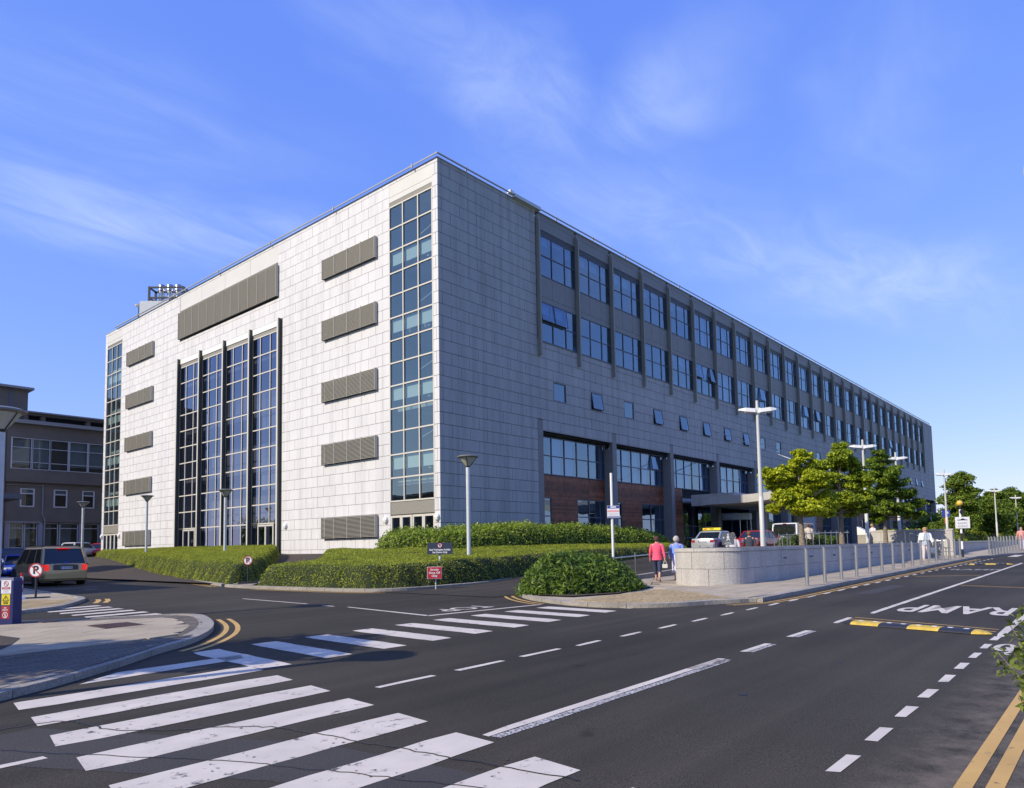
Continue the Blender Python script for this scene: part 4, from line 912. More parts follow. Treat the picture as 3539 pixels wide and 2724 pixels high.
twin(-1.85, -19.6, 'tall white twin-headed lamp in front of the red car, nearest of its row'); twin(12.7, -19.5, 'white twin-headed lamp between the green maple pair, second of its row'); twin(20.2, -19.4, 'white twin-headed lamp rising over the darkest maple'); twin(35.2, -19.4, 'white twin-headed lamp just right of the hospital, beside the blue and yellow stop flag'); twin(62, -19.4, 'far twin-headed lamp half hidden behind the right-hand trees', H=5.6); twin(80, -19.4, 'most distant twin-headed lamp above the last trees at right')
# stainless bollards with slanted tops
mb = MB(); n = 12; lo_ = [(0.049*math.cos(2*math.pi*j/n), 0.049*math.sin(2*math.pi*j/n), 0) for j in range(n)]; hi_ = [(a, b, 1.0-1.1*a) for a, b, _ in lo_]; mb.rings([lo_, hi_]); bol = mb.mesh('bollard', mat('bollard_steel', (.50, .49, .47), .30, metal=.85), True)
bx = [-8.45, -6.95, -5.4, -3.8, -2.25, -.7, .85, 2.4, 3.95, 5.5, 7.05, 8.6, 10.15, 11.7, 13.1, 14.5]
ords = ['first', 'second', 'third', 'fourth', 'fifth', 'sixth', 'seventh', 'eighth', 'ninth', 'tenth', 'eleventh', 'twelfth', 'thirteenth', 'fourteenth', 'fifteenth', 'sixteenth']
for i, x in enumerate(bx):
    o = link('bollard', bol); o.location = (x, -23.40, zr(x)+.1); o.rotation_euler = (0, 0, R(-60+random.uniform(-6, 6)))
    props(o, 'stainless bollard with slanted top on the pavement kerb, %s from the rounded wall end' % ords[i], 'bollard', 'bollards along the kerb by the granite wall')
for i in range(12):
    x = 19.4+.42*i+.006*i*i*2; o = link('bollard', bol); o.location = (x, -24.05-.085*i, zr(x)+.1); o.rotation_euler = (0, 0, R(-60))
    props(o, 'stainless bollard beyond the striped beacon pole, %s of the far cluster counted from the pole' % ords[i], 'bollard', 'bollards beyond the beacon')
# hand rails: between drive and path, and behind the planter
def railing(label, pts, zf, hh, sp, grp='stainless handrails', r=.024):
    t = empty('handrail', (pts[0][0], pts[0][1], zf(*pts[0])), label, 'handrail', grp); o = Vector(t.location)
    P_ = [Vector(p) for p in pts]; L = sum((b-a).length for a, b in zip(P_, P_[1:])); s = 0; post = MB().tube([(0, 0, 0), (0, 0, hh+.12)], r, 8).mesh('post', M_steel, True)
    def at(s):
        for a, b in zip(P_, P_[1:]):
            l = (b-a).length
            if s <= l+1e-6: return a.lerp(b, s/l)
            s -= l
        return P_[-1]
    while s <= L+.01: p = at(s); q = link('post', post, t); q.location = Vector((p.x, p.y, zf(p.x, p.y)))-o; s += sp
    mb = MB(); mb.tube([Vector((p.x, p.y-.05, zf(p.x, p.y)+hh))-o for p in (at(L*i/12) for i in range(13))], r*.95, 8); mb.build('rail', M_steel, t, True); return t
railing('stainless handrail on the drive kerb behind the round bush', [(-10.3, -17.05), (-5.5, -17.22), (-1.5, -17.2)], zdrive, .78, 1.62)
railing('stainless handrail behind the planter wall by the red car', [(0.2, -17.25), (7.6, -17.25)], zdrive, .85, 1.05); railing('tall stainless handrail right of the white van', [(8.9, -17.25), (17.2, -17.25)], zdrive, .95, 1.02)
railing('second handrail on the path behind the tree trunk', [(9.4, -16.0), (17, -15.6)], zdrive, .9, 1.4)
# signs --------------------------------------------------------------------
def post(parent, x, y, z0, z1, r=.038, M=None): mb = MB(); mb.tube([(x, y, z0), (x, y, z1)], r, 10); return mb.build('post', M or M_galv, parent, True)
M_navy = mat('sign_navy', (.035, .045, .075), .4); M_red = mat('sign_red', (.42, .02, .03), .4); M_sw = mat('sign_white', (.75, .75, .77), .4); M_bl = mat('sign_black', (.02, .02, .02), .4); M_blue = mat('sign_blue', (.03, .05, .30), .4); M_yel = mat('sign_yellow', (.75, .62, .03), .4); M_pk = mat('sign_pink', (.75, .35, .35), .5)
def plate(parent, c, rv, w, h, M, name='sign_plate', t=.02):
    r = Vector(rv).normalized(); n = r.cross(Vector((0, 0, 1))); mb = MB(); c = Vector(c)
    q = [c+r*(sx_*w/2)+Vector((0, 0, sz*h/2)) for sx_, sz in ((-1, -1), (1, -1), (1, 1), (-1, 1))]; mb.rings([[p+n*0 for p in q], [p+n*t for p in q]][::-1] if False else [[p-n*t for p in q], q]); return mb.build(name, M, parent)
def disc(parent, c, rv, rad, M, name='disc', off=0, rin=0, n=24):
    r = Vector(rv).normalized(); nn = r.cross(Vector((0, 0, 1))); c = Vector(c)+nn*off; mb = MB(); z = Vector((0, 0, 1))
    pt = lambda a, q, d: c+r*q*math.cos(a)+z*q*math.sin(a)+nn*d
    A = [2*math.pi*j/n for j in range(n)]
    if rin:
        for a, b in zip(A, A[1:]+A[:1]): mb.quad(pt(a, rin, .003), pt(a, rad, .003), pt(b, rad, .003), pt(b, rin, .003))
    else: mb.rings([[pt(a, rad, -.012) for a in A], [pt(a, rad, 0) for a in A]])
    return mb.build(name, M, parent)
def bar(parent, c, rv, a, b, w, M, off, name='slash'):
    r = Vector(rv).normalized(); nn = r.cross(Vector((0, 0, 1))); c = Vector(c)+nn*off; z = Vector((0, 0, 1)); A = Vector(a); B = Vector(b); d = (B-A).normalized(); p = Vector((-d.y, d.x))*w/2
    mb = MB(); mb.quad(*[c+r*q.x+z*q.y for q in (A-p, B-p, B+p, A+p)]); return mb.build(name, M, parent)
def lettering(parent, s, c, rv, size, M, off=.004, **k):
    r = Vector(rv).normalized(); n = r.cross(Vector((0, 0, 1))); return text(s, size, M, parent, facing(Vector(c)+n*off, r, (0, 0, 1)), **k)
VR = Vector((.66, -.75, 0))     # right-hand direction of signs that face the camera
def nopark(x, y, z, label, rad=.24, base=True):
    t = empty('no_parking_sign', (x, y, z), label, 'road sign', 'round no-parking signs on rubber feet'); c = (0, 0, .9)
    mb = MB(); mb.rings([[(-.38, -.15, 0), (.38, -.15, 0), (.38, .15, 0), (-.38, .15, 0)], [(-.36, -.13, .09), (.36, -.13, .09), (.36, .13, .09), (-.36, .13, .09)]]); f = mb.build('rubber_foot', M_black, t); f.rotation_euler = (0, 0, R(-25))
    post(t, 0, .02, .05, 1.12, .032, M_blackm if base else M_galv)
    c = Vector((0, 0, .92)); nn = VR.cross(Vector((0, 0, 1))); c = c+nn*.045; disc(t, c, VR, rad, M_sw, 'disc'); disc(t, c, VR, rad, M_red, 'red_ring', .001, rad*.84)
    lettering(t, 'P', c, VR, rad*1.55, M_bl, .003, bold=.012, extr=.001); bar(t, c, VR, (-rad*.6, rad*.6), (rad*.6, -rad*.6), rad*.13, M_red, .006, 'slash'); return t
nopark(-21.35, -4.35, .12, 'round no-parking sign on a rubber foot, left kerb, in front of the brown people carrier', .22); nopark(-14.05, -3.9, .24, 'small round no-parking sign in the gap between the two clipped hedges', .18)
t = empty('striped_bollard', (-21.75, -4.4, .18), 'short red and white striped post leaning beside the left no-parking sign', 'marker post')
for i in range(6): mb = MB(); mb.lathe([(.04, .08+.12*i), (.04, .20+.12*i)], n=10); mb.build('stripe', M_red if i % 2 else M_sw, t, True)
mb = MB(); mb.lathe([(.13, 0), (.11, .05), (.05, .09)], n=12); mb.build('foot', M_sw, t, True)
# set-down sign
cA = Vector((-11.26, -11.86, 1.5)); t = empty('set_down_sign', (cA.x, cA.y, .3), 'navy sign in the hedge with no-parking roundel and two lines of white words', 'sign'); o = Vector(t.location)
VA = Vector((.66, -.75, 0)); post(t, .06, .06, 0, 1.3, .045); c = cA-o; plate(t, c, VA, .88, .405, M_navy); lettering(t, 'Stad Tuirlingthe Amháin', c+Vector((0, 0, -.045)), VA, .082, M_sw, bold=.003, sx=.92); lettering(t, 'Set Down Only', c+Vector((0, 0, -.135)), VA, .082, M_sw, bold=.003)
cc = c+Vector((0, 0, .105)); disc(t, cc, VA, .082, M_sw, 'disc', .013); disc(t, cc, VA, .085, M_red, 'red_ring', .014, .068); lettering(t, 'P', cc, VA, .12, M_bl, .018, bold=.004); bar(t, cc, VA, (-.05, .05), (.05, -.05), .014, M_red, .022)
cB = Vector((-12.95, -13.7, .70)); cB = Vector((-12.72, -13.15, .72)); t = empty('drop_off_sign', (cB.x, cB.y, .12), 'small red sign with white words standing low at the hedge edge', 'sign'); o = Vector(t.location); post(t, .1, .05, 0, .7, .02)
c = cB-o; plate(t, c, VA, .47, .39, M_sw); plate(t, c+VA.cross(Vector((0, 0, 1)))*.006, VA, .45, .37, M_red, 'red_face', .004)
for i, s in enumerate(('Strictly', 'Drop Off', 'Only')): lettering(t, s, c+Vector((0, 0, .10-.10*i)), VA, .095, M_sw, .012, bold=.002)
# tall pole with a parking notice
t = empty('notice_pole', (-.6, -12.1, .75), 'thin white pole in the hedge carrying a blue, white and pink parking notice', 'sign pole'); post(t, 0, 0, 0, 4.1, .062, M_white); c = Vector((0, -.075, 2.3))+Vector((-.06, -.03, 0)); VP = Vector((.60, -.80, 0))
plate(t, c, VP, .56, .56, M_sw); nn = VP.cross(Vector((0, 0, 1)))
plate(t, c+nn*.004+Vector((0, 0, .21)), VP, .54, .12, M_blue, 'blue_band', .003); plate(t, c+nn*.008+Vector((0, 0, .215)), VP, .26, .06, M_sw, 'text_line', .002); plate(t, c+nn*.004+Vector((0, 0, .03)), VP, .54, .08, M_pk, 'pink_band', .003); plate(t, c+nn*.004+Vector((0, 0, -.24)), VP, .54, .045, M_blue, 'blue_foot', .003)
for i in range(3): plate(t, c+nn*.004+Vector((0, 0, -.07-.05*i)), VP, .44, .012, mat('sign_grey', (.4, .4, .45), .5), 'text_line', .003)
# pedestrian direction sign
t = empty('pedestrian_sign', (-3.0, -18.7, .45), 'grey sign with a white walking figure and arrow above the rounded wall end', 'sign'); c = Vector((0, -.04, 1.22)); M_sg = mat('sign_slate', (.10, .11, .12), .4); VS = Vector((.55, -.83, 0))
post(t, 0, .03, 0, 1.1, .03); plate(t, c, VS, .44, .44, M_sg); lettering(t, 'Coisithe', c+Vector((0, 0, -.125)), VS, .06, M_sw); lettering(t, 'Pedestrians', c+Vector((0, 0, -.18)), VS, .06, M_sw)
disc(t, c+Vector((0, 0, .17)), VS, .026, M_sw, 'figure_head', .013)
for a, b, w_ in (((0, .135), (0, .03), .055), ((0, .04), (-.05, -.06), .03), ((0, .04), (.055, -.05), .03), ((-.005, .12), (-.055, .05), .02), ((.005, .12), (.05, .06), .02), ((-.19, .05), (-.12, .05), .015), ((-.19, .05), (-.155, .085), .015), ((-.19, .05), (-.155, .015), .015)): bar(t, c, VS, a, b, w_, M_sw, .004, 'figure_limb')
# beacon pole with RAMPS AHEAD
def beacon(x, y, z, label, H=3.0, gc=('amber_globe', (.80, .45, .06))):
    t = empty('belisha_beacon', (x, y, z), label, 'beacon', 'belisha beacons')
    k = int(H/.42)
    for i in range(k+1): mb = MB(); mb.lathe([(.055, .42*i), (.055, min(H, .42*(i+1)))], n=12); mb.build('stripe', (M_bl if i % 2 == 0 else M_sw), t, True)
    mb = MB(); mb.lathe([(.0001, -.15)]+[(.15*math.sin(math.pi*q/12), -.15*math.cos(math.pi*q/12)) for q in range(1, 12)]+[(.0001, .15)], (0, 0, H+.13), 22); mb.build('globe', mat(gc[0], gc[1], .25), t, True)
    return t
t = beacon(15.6, -23.35, zr(15.6)+.1, 'striped beacon pole with amber globe beside a white humped-ramp sign', 2.72)
c = Vector((0, -.09, 1.82))+Vector((-.05, 0, 0)); VB = Vector((.50, -.87, 0)); plate(t, c, VB, .70, .60, M_sw, 'ramps_sign'); lettering(t, 'RAMPS', c+Vector((0, 0, -.04)), VB, .15, mat('sign_grey2', (.3, .28, .26), .5)); lettering(t, 'AHEAD', c+Vector((0, 0, -.20)), VB, .15, MATS['sign_grey2'])
nn = VB.cross(Vector((0, 0, 1))); hp = [(-.25, 0), (.25, 0), (.24, .03), (.12, .045), (.06, .095), (-.02, .10), (-.09, .045), (-.24, .03)]; mb = MB(); mb.quad(*[c+nn*.006+VB*a+Vector((0, 0, .12+b)) for a, b in hp]); mb.build('hump_symbol', M_bl, t)
disc(t, Vector((-.06, -.1, 2.38)), VB, .13, M_bl, 'round_lamp', .02); post(t, .35, .05, 0, 1.9, .06, M_blackm); 
beacon(-24.432, -30.043, zr(-24.5)+.1, 'pale yellow beacon globe just cut by the right edge of the picture', 2.95, ('yellow_globe', (.80, .70, .22)))
# blue and yellow stop flag
t = empty('bus_stop_sign', (43.0, -18.0, 1.0), 'blue and yellow stop flag on a post before the right-hand trees', 'sign'); post(t, 0, 0, 0, 3.05, .06, M_blue); VC = Vector((.4, -.9, 0)); plate(t, (0, -.05, 2.78), VC, .62, .60, M_blue); plate(t, (.02, -.08, 2.82), VC, .52, .50, M_yel, 'yellow_face'); plate(t, (-.12, -.08, 2.15), VC, .26, .5, mat('sign_orange', (.75, .2, .04), .4), 'orange_face'); disc(t, (.02, -.1, 2.84), VC, .13, M_sw, 'emblem', .01)
# barrier box on the left
t = empty('barrier_cabinet', (-24.18, -12.95, .10), 'dark blue car-park barrier cabinet covered in warning stickers, left edge', 'barrier'); t.rotation_euler = (0, 0, R(-49)); t.scale = (.84, .9, 1)
M_bb = mat('cabinet_blue', (.022, .028, .12), .35); M_bb2 = mat('cabinet_pale', (.20, .27, .55), .35)
mb = MB(); mb.rings([[(-.17, -.15, 0), (.17, -.15, 0), (.17, .15, 0), (-.17, .15, 0)], [(-.17, -.15, .9), (.17, -.15, .9), (.17, .15, .9), (-.17, .15, .9)], [(-.155, -.13, .96), (.155, -.13, .96), (.155, .13, .96), (-.155, .13, .96)]]); mb.build('body', M_bb, t)
mb = MB(); mb.box((-.26, -.14, 0), (-.172, .14, .80)); mb.build('arm_housing', M_bb2, t); mb = MB(); mb.rings([[(-.29, -.155, .82), (-.172, -.155, .82), (-.172, .155, .82), (-.29, .155, .82)], [(-.27, -.14, .97), (-.172, -.14, .97), (-.172, .14, .97), (-.27, .14, .97)]]); mb.build('hood', M_bb2, t); mb = MB(); mb.box((-.27, -.165, .80), (-.20, -.156, .88)); mb.build('sensor', mat('sensor', (.12, .14, .08), .3), t)
VX = Vector((1, 0, 0)); c = Vector((0, -.152, .78)); plate(t, c, VX, .235, .27, M_sw, 'sticker', .002)
disc(t, c+Vector((0, 0, .06)), VX, .055, M_red, 'red_ring', .001, .044); bar(t, c+Vector((0, 0, .06)), VX, (-.035, .035), (.035, -.035), .011, M_red, .006); plate(t, c+Vector((0, -.003, -.028)), VX, .19, .042, M_red, 'red_band', .001); [plate(t, c+Vector((0, -.005, -.020-.014*i_)), VX, .13+.02*i_, .005, M_sw, 'text_line', .001) for i_ in range(2)]
for i in range(3): plate(t, c+Vector((0, -.003, -.07-.018*i)), VX, .12, .004, MATS['sign_grey'], 'text_line', .001)
c = Vector((0, -.152, .525)); plate(t, c, VX, .20, .215, M_yel, 'sticker', .002)
for a, b in (((-.07, -.02), (.07, -.02)), ((-.07, -.02), (0, .085)), ((.07, -.02), (0, .085))): bar(t, c, VX, a, b, .010, M_bl, .004, 'triangle_edge')
lettering(t, '!', c+Vector((0, 0, .02)), VX, .075, M_bl, .004, bold=.001); lettering(t, 'MOVING\nBARRIER', c+Vector((0, 0, -.062)), VX, .03, M_bl, .004)
c = Vector((0, -.152, .27)); plate(t, c, VX, .20, .25, M_red, 'sticker', .002); lettering(t, 'NO\nENTRY', c+Vector((0, 0, .068)), VX, .042, M_sw, .004, bold=.0008); disc(t, c+Vector((0, 0, -.05)), VX, .062, M_sw, 'white_ring', .002, .050); disc(t, c+Vector((0, 0, -.03)), VX, .012, M_sw, 'figure_head', .004); bar(t, c, VX, (0, -.045), (0, -.07), .022, M_sw, .004, 'figure_limb'); bar(t, c, VX, (0, -.065), (-.02, -.095), .01, M_sw, .004, 'figure_limb'); bar(t, c, VX, (0, -.065), (.02, -.095), .01, M_sw, .004, 'figure_limb'); bar(t, c+Vector((0, 0, -.05)), VX, (-.04, .04), (.04, -.04), .008, M_sw, .005, 'slash')
mb = MB(); mb.box((-.2, -.17, -.1), (.2, .17, .012)); mb.build('plinth', M_kerb, t)
# speed humps: bolted rubber segments
def hump(x0, y0, x1, y1, label, segs):
    t = empty('speed_hump', (x0, y0, zr(x0)+.004), label, 'speed hump', 'rubber speed humps'); d = Vector((x1-x0, y1-y0)); L = d.length; t.rotation_euler = (0, 0, math.atan2(d.y, d.x)); pos = 0
    for i, (l, col) in enumerate(segs):
        M = mat('hump_yellow', (.50, .35, .05), .6, n=(12, .25)) if col else mat('hump_black', (.018, .02, .03), .55, n=(12, .2)); n = 8; w = .17; h = .055
        prof_ = lambda s, k_: (s, -w*math.cos(math.pi*k_/n), max(.002, h*math.sin(math.pi*k_/n)))
        mb = MB(); rs = []; st = [0, .02, l-.02, l] if 0 < i < len(segs)-1 else ([0, l*.35, l*.7, l] if i == 0 else [0, l*.3, l*.65, l])
        for q, s in enumerate(st):
            f = 1.0
            if i == 0: f = (.15, .6, .92, 1)[q]
            if i == len(segs)-1: f = (1, .92, .6, .15)[q]
            rs.append([(pos+s+(.004 if q == 0 else 0), -w*f*math.cos(math.pi*k_/n), h*(f if 0 < q < 3 or f < 1 else .97)*math.sin(math.pi*k_/n)) for k_ in range(n+1)])
        mb.rings(rs); sg_ = mb.build('segment', M, t, True)
        if 0 < i < len(segs)-1:
            for u in (.25, .75): mb = MB(); mb.box((pos+l*u-.035, -.03, h-.004), (pos+l*u+.035, .03, h+.002)); mb.build('bolt_recess', M_white, sg_)
        pos += l
    return t
hump(-15.72, -26.42, -16.22, -28.58, 'black and yellow rubber speed hump in the near traffic lane before the painted lettering', [(.20, 0), (.46, 1), (.44, 0), (.46, 1), (.44, 0), (.22, 1)])
hump(8.2, -24.68, 8.9, -26.35, 'black and yellow rubber speed hump in the far lane by the beacon', [(.2, 1), (.4, 0), (.4, 1), (.4, 0), (.3, 1)]); hump(9.4, -26.8, 10.0, -28.5, 'distant rubber speed hump across the second lane, right edge', [(.2, 1), (.4, 0), (.4, 1), (.4, 0), (.3, 1)])
# stair wall and steps at the end of the planter
t = empty('stair_wall', (19.5, -22.3, .5), 'sunlit pale granite stair wall facing left behind the woman in white', 'wall')
for j in range(3):
    y = -0.0; z0, z1 = -.3+.62*j, .31+.62*j; yy = 0; i = 0
    while yy < 4.4: l = .95 if (i or j % 2 == 0) else .5; mb = MB(); mb.box((0, yy+.006, z0+.006), (.35, min(4.5, yy+l)-.006, min(z1, 1.55)-.006)); mb.build('granite_block', M_granw, t); yy += l; i += 1
mb = MB(); mb.box((-.03, -.03, 1.555), (.38, 4.5, 1.64)); mb.build('coping_stone', M_granw, t)
t = empty('garden_steps', (17.4, -21.6, zr(18)+.1), 'short flight of granite steps with twin handrails left of the pale stair wall', 'steps')
for i in range(4): mb = MB(); mb.box((.0, .35*i, -.05), (2.08, 3.2, .14*(i+1)-.01)); mb.build('step', M_kerb, t)
for x in (.35, 1.5):
    mb = MB(); mb.tube([(x, -.4, .85), (x, -.15, .85), (x, 1.4, 1.42), (x, 2.0, 1.42)], .025, 8); q = mb.build('handrail', M_steel, t, True)
    mb = MB(); mb.tube([(x, -.15, 0), (x, -.15, .85)], .022, 8); mb.tube([(x, 1.4, .5), (x, 1.4, 1.42)], .022, 8); mb.build('post', M_steel, q, True)
t = empty('boundary_wall', (19.9, -21.8, .5), 'low dark granite retaining wall running behind the far bollards', 'wall')
for j in range(2):
    x = 0; i = 0
    while x < 45: l = 1.3; mb = MB(); mb.box((x+.007, 0, -.3+.62*j+.006), (x+l-.007, .4, .32+.45*j-.006)); mb.build('granite_block', M_granw, t); x += l; i += 1
mb = MB(); mb.box((0, -.03, .775), (45.5, .45, .86)); mb.build('coping', M_granw, t)
mb = MB(); mb.box((0, 0, 0), (.9, .7, .95)); o = mb.build('utility_cabinet', M_galv); o.location = (29.5, -20.6, 1.25); props(o, 'plain grey utility cabinet standing behind the dark boundary wall', 'cabinet')
# litter bin / information pillar behind the planter
t = empty('ticket_pillar', (19.3, -17.6, .95), 'short stone pillar with a sloped white face behind the darkest maple', 'pay machine'); mb = MB(); mb.box((-.3, -.3, 0), (.3, .3, .95)); mb.build('body', M_kerb, t); mb = MB(); mb.rings([[(-.31, -.31, .95), (.31, -.31, .95), (.31, .31, .95), (-.31, .31, .95)], [(-.31, -.31, 1.1), (.31, -.31, 1.1), (.31, .31, 1.45), (-.31, .31, 1.45)]]); mb.build('sloped_top', M_white, t); plate(t, (-.1, -.315, .75), (1, 0, 0), .3, .3, M_sw, 'notice')
# ================================================================ OLDER BUILDING BEHIND, LEFT
M_render = mat('grey_render', (0.17, 0.145, 0.12), 0.95, n=(14, .12, 4), n2=(.5, .12, 4), bump=.3, bscale=20); M_fasc = mat('fascia_pale', (.30, .29, .28), .8); M_dark = mat('dark_opening', (.02, .02, .022), .8)
M_obl = mat('old_blind', (.50, .55, .54), .8, n=(1, .1)); M_gl3 = glassmat('glass_old', (.75, .8, .85), (.66, .70, .72), 1.5, .05); M_wf = mat('window_white', (.62, .60, .60), .5)
ob = empty('older_block', (0, 62, .4), 'older grey-brown rendered block with a long strip window and a flat roof, far left', 'building'); OY = 62; o0 = Vector(ob.location)
def obx(name, M, *bs, parent=None):
    mb = MB()
    for b in bs: mb.box((b[0], b[1]-OY, b[2]-.4), (b[3], b[4]-OY, b[5]-.4))
    return mb.build(name, M, parent or ob)
X0, X1 = -6.1, 14.0
wins = [(-5.62, -3.80), (-3.66, -2.02), (-1.90, -.14), (0.02, 1.86), (2.02, 3.7), (3.85, 5.5)]
obx('upper_wall', M_render, (X0, OY, 14.52, X1, OY+9, 16.1), (X0, OY, 9.62, X1, OY+9, 11.06), (X0, OY, 11.06, -5.66, OY+9, 14.52), (5.5, OY, 11.06, X1, OY+9, 14.52), (X0+.2, OY+.9, 11.06, 5.5, OY+1.2, 14.5))
obx('lower_wall', M_render, (X0+.1, OY+.45, 5.2, -4.62, OY+9, 9.62), (-3.24, OY+.45, 5.2, -1.36, OY+9, 9.62), (.02, OY+.45, 5.2, 1.55, OY+9, 9.62), (2.88, OY+.45, 5.2, X1, OY+9, 9.62), *[(a_, OY+.45, z_, b_, OY+9, z2_) for a_, b_ in ((-4.62, -3.24), (-1.36, .02), (1.55, 2.88)) for z_, z2_ in ((8.94, 9.62), (5.2, 6.9))], (-4.7, OY+1.6, 6.8, 3, OY+1.8, 9))
obx('cornice', M_fasc, (X0-.5, OY-.55, 16.1, X1, OY+9, 16.5)); obx('attic', M_render, (-4.4, OY+1.2, 17.35, X1, OY+9, 17.6), *[(x, OY+1.3, 16.5, x+.45, OY+8, 17.35) for x in (-4.3, -2.6, 2.1, 6.0)]); obx('attic_recess', M_dark, (-4.3, OY+2.2, 16.5, X1, OY+2.5, 17.35)); obx('roof_edge', M_fasc, (-4.9, OY+.7, 17.6, X1, OY+9, 17.75))
for i, (a, b) in enumerate(wins):
    w = obx('window_frame', M_wf, (a-.1, OY-.04, 11.06, a+.02, OY+.14, 14.52), (b-.02, OY-.04, 11.06, b+.1, OY+.14, 14.52), (a, OY, 13.42, b, OY+.08, 13.48), (a, OY, 11.82, b, OY+.08, 11.88), (a, OY, 11.04, b, OY+.1, 11.12), (a, OY, 14.46, b, OY+.08, 14.54))
    mb = MB(); mb.box((a+.02, .16, 10.7), (b-.02, .17, 14.1)); mb.build('pane', M_gl3, w)
    if i != 2: mb = MB(); mb.box((a+.03, .3, 11.2 if i in (0, 3, 4) else 10.9), (b-.03, .31, 14.1)); mb.build('roller_blind', M_obl, w)
for a, b in ((-4.62, -3.24), (-1.36, .02), (1.55, 2.88)):
    w = obx('window_frame', M_wf, (a, OY+.40, 6.9, a+.13, OY+.6, 8.94), (b-.13, OY+.40, 6.9, b, OY+.6, 8.94), (a+.13, OY+.41, 6.9, b-.13, OY+.59, 7.02), (a+.13, OY+.41, 8.84, b-.13, OY+.59, 8.94), (a+.13, OY+.41, 8.32, b-.13, OY+.59, 8.43))
    mb = MB(); mb.box((a+.13, .5, 6.62), (b-.13, .51, 8.44)); mb.build('pane', M_gl3, w); mb = MB(); mb.box((a+.13, .56, 8.03), (b-.13, .57, 8.44)); mb.build('roller_blind', M_obl, w)
cols_ = [-5.95, -2.75, 1.35, 3.6]
[obx('ground_column', mat('column_paint', (.33, .31, .36), .7), (x, OY+.5, .3, x+.42, OY+1, 5.2)) for x in cols_]; obx('ground_recess', M_dark, (X0, OY+2.6, .3, X1, OY+3, 5.2)); obx('string_course', M_fasc, (X0, OY+.40, 5.12, -2.6, OY+.46, 5.28))
for a, b in ((-5.5, -4.15), (-4.05, -2.8), (-2.2, -.75), (-.6, 1.3), (1.85, 3.5), (4.1, 6)):
    w = obx('window_frame', M_wf, (a, OY+.7, .9, a+.08, OY+.8, 5.1), (b-.08, OY+.7, .9, b, OY+.8, 5.1), (a, OY+.7, 2.35, b, OY+.78, 2.43), (a, OY+.7, 4.5, b, OY+.78, 4.57), (a, OY+.7, 5.05, b, OY+.78, 5.12))
    mb = MB(); mb.box((a, .76, .5), (b, .77, 4.7)); mb.build('pane', M_gl3, w); mb = MB(); mb.box((a+.1, 1.4, 1.9), (b-.5, 1.41, 4.6)); mb.build('roller_blind', M_obl, w)
mb = MB(); mb.tube([(-2.45, .35, 8.95), (-2.45, .35, 5.6), (-2.2, .35, 5.2), (-2.2, .35, 1)], .07, 6); mb.tube([(-6.0, .35, 8.9), (-2.45, .35, 8.95)], .05, 6); mb.build('downpipe', M_fasc, ob)
obx('penthouse', M_render, (-16, OY+2, 16.5, -3.75, OY+9, 20.3)); obx('penthouse_roof', M_fasc, (-16.5, OY+1.4, 20.3, -3.3, OY+9.2, 20.55)); obx('penthouse_stripe', M_frd, (-5.6, OY+1.97, 17, -5.2, OY+2.0, 20.3))
obx('lower_wall', M_render, (-16, OY+.2, .3, X0, OY+9, 16.1))
an = empty('gatehouse', (-17, 24, .2), 'small low building with a dark overhanging flat roof at the left edge', 'building'); mb = MB(); mb.box((-9, 0, -.2), (1.45, 6, 4.9)); mb.build('wall', M_render, an); mb = MB(); mb.box((-9.8, -.9, 4.9), (2.35, 6.5, 5.22)); mb.build('roof_slab', M_frd, an); mb = MB(); mb.box((-9, .4, 5.22), (1.3, 5, 5.9)); mb.build('roof_upstand', M_frd, an)
# off-picture neighbours that shade the lane and stand in the window reflections
nb = empty('west_block', (-40, 22, 0), 'plain brown block west of the lane, outside the picture, casting the shadow across it', 'building'); mb = MB(); mb.box((-12, -20.3, 0), (13, 20, 7.6)); mb.build('wall', M_render, nb); mb = MB(); mb.box((-12.3, -20.6, 7.6), (13.3, 20.3, 7.9)); mb.build('roof', M_fasc, nb)
mb = MB(); mb.box((-7, -4, 7.9), (-2, 3, 19.5)); mb.build('tower', M_render, nb)
low = MB(); low.box((-14, -14, 0), (12, 14, 4.4)); low.box((-15, -15, 4.4), (13, 15, 4.8)); o = low.build('low_hall', M_fasc); o.location = (-68, 62, .1); props(o, 'low pale hall far to the west, seen only in the glass', 'building')

